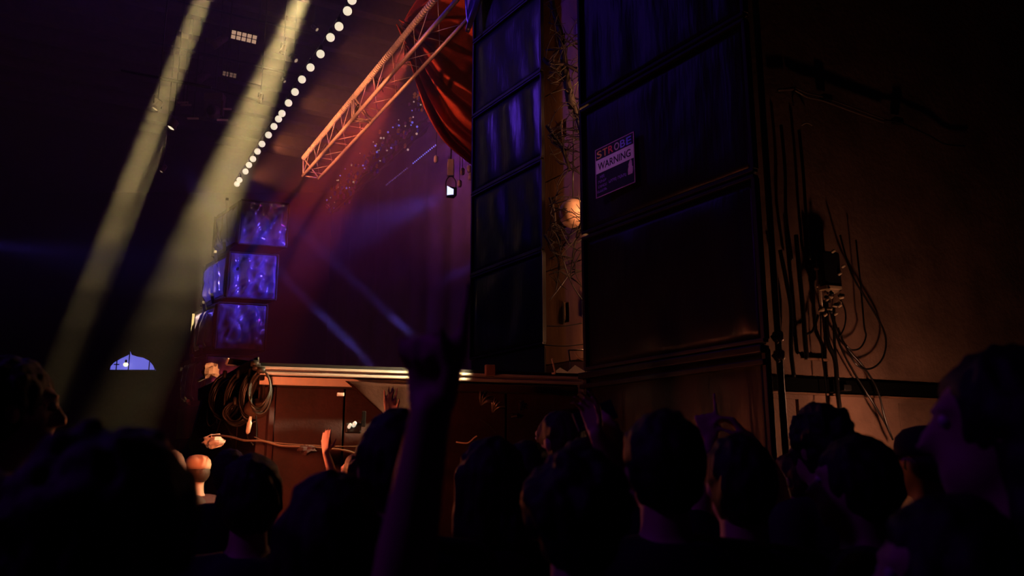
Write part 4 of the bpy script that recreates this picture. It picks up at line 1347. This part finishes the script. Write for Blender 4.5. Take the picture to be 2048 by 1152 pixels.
def person(px, py, dist, label, yaw=0.0, hair='short', hcol='black', shirt='black', skin=None, arms=None, voxel=.013, tilt=0.0, bulk=1.0, sleeve=.55, group=None, head_k=1.0):
    """A standing onlooker whose crown is seen at (px, py) at `dist`; yaw turns the body to its left; arms: {side: (elbow, wrist, hand dir, palm, curls, thumb)} in the world."""
    T = P(px, py, dist)
    h = T.z - .012
    s = h / 1.75
    base = Vector((T.x, T.y, 0))
    R = Matrix.Rotation(yaw, 3, 'Z')
    t = thing('person', base, label, 'person', group)
    W = lambda x, y, z: base + R @ Vector((x * s, y * s, z * s))
    HR = R @ Matrix.Rotation(tilt, 3, 'Y')
    skin = skin or M_skin
    b = MB()

    def loft(mb, secs, inf=0.0):
        n = 18
        vs, fs = [], []
        for z, rx, ry, oy in secs:
            for k in range(n):
                w = 2 * math.pi * k / n
                vs.append(W((rx + inf) * math.cos(w) * bulk, (ry + inf) * math.sin(w) * bulk + oy, z))
        for i in range(len(secs) - 1):
            for k in range(n):
                fs.append((i * n + k, i * n + (k + 1) % n, (i + 1) * n + (k + 1) % n, (i + 1) * n + k))
        fs.append(tuple(range(n))[::-1])
        fs.append(tuple((len(secs) - 1) * n + k for k in range(n)))
        mb.add(vs, fs)
    torso = [(.84, .13, .10, 0), (.95, .168, .115, 0), (1.08, .142, .10, 0), (1.22, .158, .112, .005), (1.34, .178, .112, .0), (1.42, .15, .09, -.01), (1.46, .09, .07, -.01)]
    loft(b, torso)
    b.capsule(W(0, -.012, 1.42), W(0, .005, 1.57), .062 * s, .054 * s, 14)
    # head
    hc = W(0, .008, 1.632)
    k = head_k * s
    H = lambda x, y, z: hc + HR @ Vector((x * k, y * k, z * k))
    b.ball(H(0, -.005, .012), (.077 * k, .097 * k, .106 * k), 18, 12, HR)
    b.ball(H(0, .036, -.055), (.058 * k, .062 * k, .062 * k), 14, 9, HR)
    b.ball(H(0, .070, -.098), (.026 * k, .022 * k, .018 * k), 10, 7, HR)
    b.capsule(H(0, .088, .022), H(0, .114, -.026), .009 * k, .015 * k, 8)
    b.capsule(H(-.022, .088, -.066), H(.022, .088, -.066), .009 * k, .009 * k, 8)
    b.capsule(H(-.02, .085, -.078), H(.02, .085, -.078), .009 * k, .009 * k, 8)
    for sd in (-1, 1):
        b.ball(H(sd * .034, .082, .032), (.026 * k, .018 * k, .011 * k), 10, 7, HR)
        b.ball(H(sd * .079, -.004, -.012), (.010 * k, .020 * k, .032 * k), 10, 7, HR)
    # limbs
    sl = MB()
    arms = arms or {}
    for sd in (-1, 1):
        sh = W(sd * .172 * bulk, -.005, 1.40)
        hd = None
        if sd in arms:
            el, wr_, hd, pm, cu, th = arms[sd]
            # an arm lifted above the shoulder carries the shoulder with it
            up_ = max(0, min(1, (el - sh).z / (.28 * s)))
            sh = sh + Vector((0, 0, .05 * s * up_))
        else:
            el, wr_ = W(sd * .225 * bulk, -.03, 1.12), W(sd * .205 * bulk, .12, .91)
            hd, pm, cu, th = R @ Vector((0, .5, -.85)), R @ Vector((-sd, .2, -.2)), RELAX, .3
        b.capsule(W(sd * .06, -.005, 1.425), sh, .052 * s, .060 * s, 12)
        b.capsule(sh, el, .055 * s, .040 * s, 12)
        fm = el.lerp(wr_, .3)
        b.capsule(el, fm, .040 * s, .041 * s, 12)
        b.capsule(fm, wr_, .041 * s, .0275 * s, 12)
        hand(b, wr_, hd, pm, s, sd, cu, th)
        se = sh.lerp(el, sleeve if sleeve <= 1 else 1)
        sl.capsule(W(sd * .06, -.005, 1.42), sh, .066 * s, .073 * s, 12)
        sl.tube([sh, sh.lerp(se, .5), se], [.072 * s, .066 * s, .060 * s], 14)
        if sleeve > 1:
            sl.capsule(el, el.lerp(wr_, sleeve - 1), .056 * s, .045 * s, 12)
        hip, kn, an = W(sd * .088, 0, .90), W(sd * .10, .02, .49), W(sd * .105, -.015, .075)
        b.capsule(hip, kn, .085 * s, .055 * s, 12)
        b.capsule(kn, an, .054 * s, .036 * s, 12)
        b.capsule(W(sd * .105, -.03, .035), W(sd * .115, .13, .028), .036 * s, .030 * s, 10)
    body = remeshed(b, 'body', skin, t, voxel)
    loft(sl, [(.80, .172, .122, 0), (.92, .178, .126, 0), (1.06, .162, .116, 0), (1.22, .172, .124, .005), (1.34, .19, .126, 0), (1.42, .165, .105, -.01), (1.468, .098, .08, -.01)], .004)
    remeshed(sl, 'shirt', CLOTH[shirt], t, .016)
    tr = MB()
    loft(tr, [(.80, .17, .12, 0), (.93, .176, .122, 0), (1.0, .162, .114, 0)], .003)
    for sd in (-1, 1):
        hip, kn, an = W(sd * .088, 0, .90), W(sd * .10, .02, .49), W(sd * .105, -.015, .09)
        tr.capsule(hip, kn, .098 * s, .07 * s, 12)
        tr.tube([kn, an], [.07 * s, .058 * s], 12)
    remeshed(tr, 'trousers', M_jean, t, .022)
    # hair or cap
    hm = MB()
    r = random.Random(int(px * 7 + py))
    if hair in ('cap', 'capdark'):
        cm = M_cap if hair == 'cap' else M_capd
        hm.ball(H(0, -.018, .004), (.083 * k, .100 * k, .085 * k), 18, 12, HR)
        remeshed(hm, 'hair', HAIRS[hcol], t, .011)
        c2 = MB()
        c2.lathe([(.088 * k, .028 * k), (.092 * k, .06 * k), (.085 * k, .095 * k), (.06 * k, .122 * k), (.02 * k, .134 * k), (.002 * k, .135 * k)], H(0, -.008, 0), HR @ Matrix.Diagonal((1, 1.16, 1)), 22)
        cp = c2.build('cap', cm, t, True)

        def peak(u, v):
            a = (u - .5) * 2.0
            rr = .09 + .075 * v * math.cos(a * .8)
            return H(math.sin(a) * rr * .95, -.008 + math.cos(a) * rr * 1.14, .034 - .012 * v - .02 * (u - .5) ** 2)
        MB().sheet(peak, 12, 5, .004).build('peak', cm, cp, True)
    else:
        hm.ball(H(0, -.016, .024), (.089 * k, .105 * k, .107 * k), 20, 13, HR)
        hm.ball(H(0, -.035, -.015), (.084 * k, .088 * k, .095 * k), 16, 11, HR)
        if hair in ('bob', 'long'):
            low = -.14 if hair == 'bob' else -.30
            for sd in (-1, 1):
                hm.capsule(H(sd * .065, -.02, .02), H(sd * .082, -.015, low * .95), .040 * k, .034 * k, 10)
                hm.capsule(H(sd * .03, -.065, .02), H(sd * .045, -.075, low), .05 * k, .042 * k, 10)
        if hair == 'bun':
            hm.ball(H(0, -.06, .115), (.045 * k, .045 * k, .04 * k), 14, 9, HR)
        if hair == 'curly':
            for _ in range(70):
                v = Vector((r.gauss(0, 1), r.gauss(-.35, 1), abs(r.gauss(.5, .9)) - .45)).normalized()
                hm.ball(H(v.x * .094, -.014 + v.y * .108, .02 + v.z * .108), .022 * k * r.uniform(.8, 1.3), 8, 6)
        if hair in ('short', 'bob', 'long', 'bun'):
            for _ in range(26):
                v = Vector((r.gauss(0, 1), r.gauss(-.5, 1), abs(r.gauss(.4, .9)) - .3)).normalized()
                a = H(v.x * .084, -.014 + v.y * .098, .02 + v.z * .10)
                hm.capsule(a, a + HR @ Vector((v.x * .01, v.y * .012, -.03)) * k, .016 * k, .008 * k, 7)
        remeshed(hm, 'hair', HAIRS[hcol], t, .0075 if dist < 3 else .012, 2, strands=.0075)
    for sd in (-1, 1):
        MB().ball(H(sd * .031, .0845, .012), .0105 * k, 8, 6).build('eye', M_eye, t, True)
    return t, body


V = Vector
person(30, 712, 2.15, 'tall dark figure in profile at the left edge, nose lit orange', -1.0, 'short', 'black', 'black', voxel=.012)
person(218, 862, .95, 'dark short figure nearest the camera at the lower left', .3, 'curly', 'black', 'black', voxel=.013)
person(345, 900, 5.4, 'distant figure in front of the stage flank with a red rim on the hair', .5, 'short', 'brown', 'black')
person(397, 910, 5.95, 'distant figure in a pale orange lit cap', .9, 'cap', 'brown', 'maroon')
person(461, 897, 4.3, 'figure with a round head just left of the larger round head', .4, 'short', 'brown', 'black')
person(507, 907, 2.3, 'figure with a large round dark head below the cable coils', .35, 'short', 'black', 'navy')
person(716, 904, 5.1, 'figure by the stage front with earrings lit orange', 1.1, 'bob', 'brown', 'black')
person(795, 818, 1.85, 'tall figure directly behind the raised forearm', .2, 'short', 'black', 'navy', voxel=.012)
person(985, 872, 2.25, 'figure with wide dark hair right of the raised forearm', .1, 'bob', 'black', 'black')
person(1055, 880, 3.1, 'figure with smooth dark hair behind the wide haired one', .1, 'long', 'black', 'black')
person(1152, 906, 1.55, 'near figure with bushy dark hair, centre right', .15, 'curly', 'black', 'black', bulk=.95)
person(1118, 820, 3.7, 'figure with a violet lit cheek at the foot of the tower gap', .9, 'short', 'brown', 'black')
person(1640, 816, 2.75, 'dark round haired figure in front of the wall cables', .5, 'curly', 'black', 'grey')
person(1705, 868, 2.1, 'dark haired figure below the wall rail, head turned aside', 1.2, 'short', 'black', 'black')
person(1845, 853, 2.9, 'figure with a flat dark cap against the lit wall panel', .6, 'capdark', 'black', 'black')
person(1996, 690, 1.28, 'tall figure close at the right edge with violet lit neck and cheek', 1.25, 'bob', 'black', 'black', voxel=.011)
person(1885, 985, 1.15, 'short figure at the lower right corner with a violet lit cheek', 1.35, 'long', 'black', 'black', voxel=.011)
person(1580, 905, 3.9, 'figure partly hidden between the dancing one and the round haired one', 1.0, 'short', 'brown', 'black')

# front row, one bare arm up against the red stage front
D = 5.3
person(668, 962, D, 'front row figure raising one bare red lit arm to the stage', .3, 'short', 'brown', 'maroon',
       arms={-1: (P(676, 985, D - .02), P(652, 905, D), V((-.05, .05, 1)), V((.5, .8, 0)), OPEN, .2)}, voxel=.008)
# hand further along the stage
D = 5.5
person(770, 906, D, 'front row figure with a small raised orange lit hand', .3, 'short', 'black', 'black',
       arms={1: (P(797, 880, D), P(778, 826, D), V((.05, 0, 1)), V((.1, -1, 0)), OPEN, .2)}, voxel=.008)
# the near raised arm
D = .97
person(668, 940, 1.36, 'near figure whose violet lit right arm rises, forefinger pointing up', .15, 'long', 'black', 'black',
       arms={1: (P(792, 1230, D + .02), P(862, 822, D), V((.06, .1, 1)), V((-.35, -.9, 0)), POINT, .55)}, voxel=.0065, sleeve=.6)
person(1322, 818, 1.85, 'tall broad shouldered dark figure in the middle right, seen from behind', .12, 'short', 'black', 'black', voxel=.012, bulk=1.08)
# figure holding up a phone
D = 2.95
person(1300, 852, D, 'figure behind the broad shouldered one, one arm up holding a phone', .12, 'short', 'black', 'black',
       arms={-1: (P(1272, 985, D), P(1240, 886, D - .03), V((-.62, -.05, .62)), V((-.4, .8, .4)), (.5, .55, .6, .65), .5)}, voxel=.0075)
ph = P(1190, 832, D)
mp_ = basis((.9, -.1, .35), (-.2, -.9, .3))
t = thing('phone', ph, 'slim phone held up level above the crowd', 'phone')
MB().bevel_box(ph, (.145, .072, .009), .004, mp_).build('case', M_black, t)
MB().box(ph + mp_ @ V((0, 0, .005)), (.132, .064, .001), mp_).build('screen', mat('phone_glass', (.02, .02, .03), .1, spec=.8), t)
person(1166, 872, 3.0, 'figure in profile with a violet lit face and one arm up', 1.25, 'short', 'black', 'black',
       arms={1: (P(1222, 930, 2.9), P(1192, 868, 2.85), V((-.2, 0, 1)), V((-.6, -.6, 0)), RELAX, .3)}, voxel=.008)
person(1472, 868, 2.1, 'dark figure in front of the dancing hands, seen from behind', .15, 'short', 'black', 'black', voxel=.012)
# dancing figure with both hands up
D = 2.9
person(1470, 890, D, 'dancing figure with one finger pointed up and the other hand ringed', .15, 'short', 'black', 'black',
       arms={-1: (P(1402, 985, D + .02), P(1421, 880, D + .05), V((-.12, .05, 1)), V((.3, .9, 0)), POINT, .5),
             1: (P(1552, 962, D + .05), P(1496, 876, D + .05), V((-.62, .1, .72)), V((-.7, .1, -.6)), (.5, .55, .6, .6), .5)}, voxel=.007)
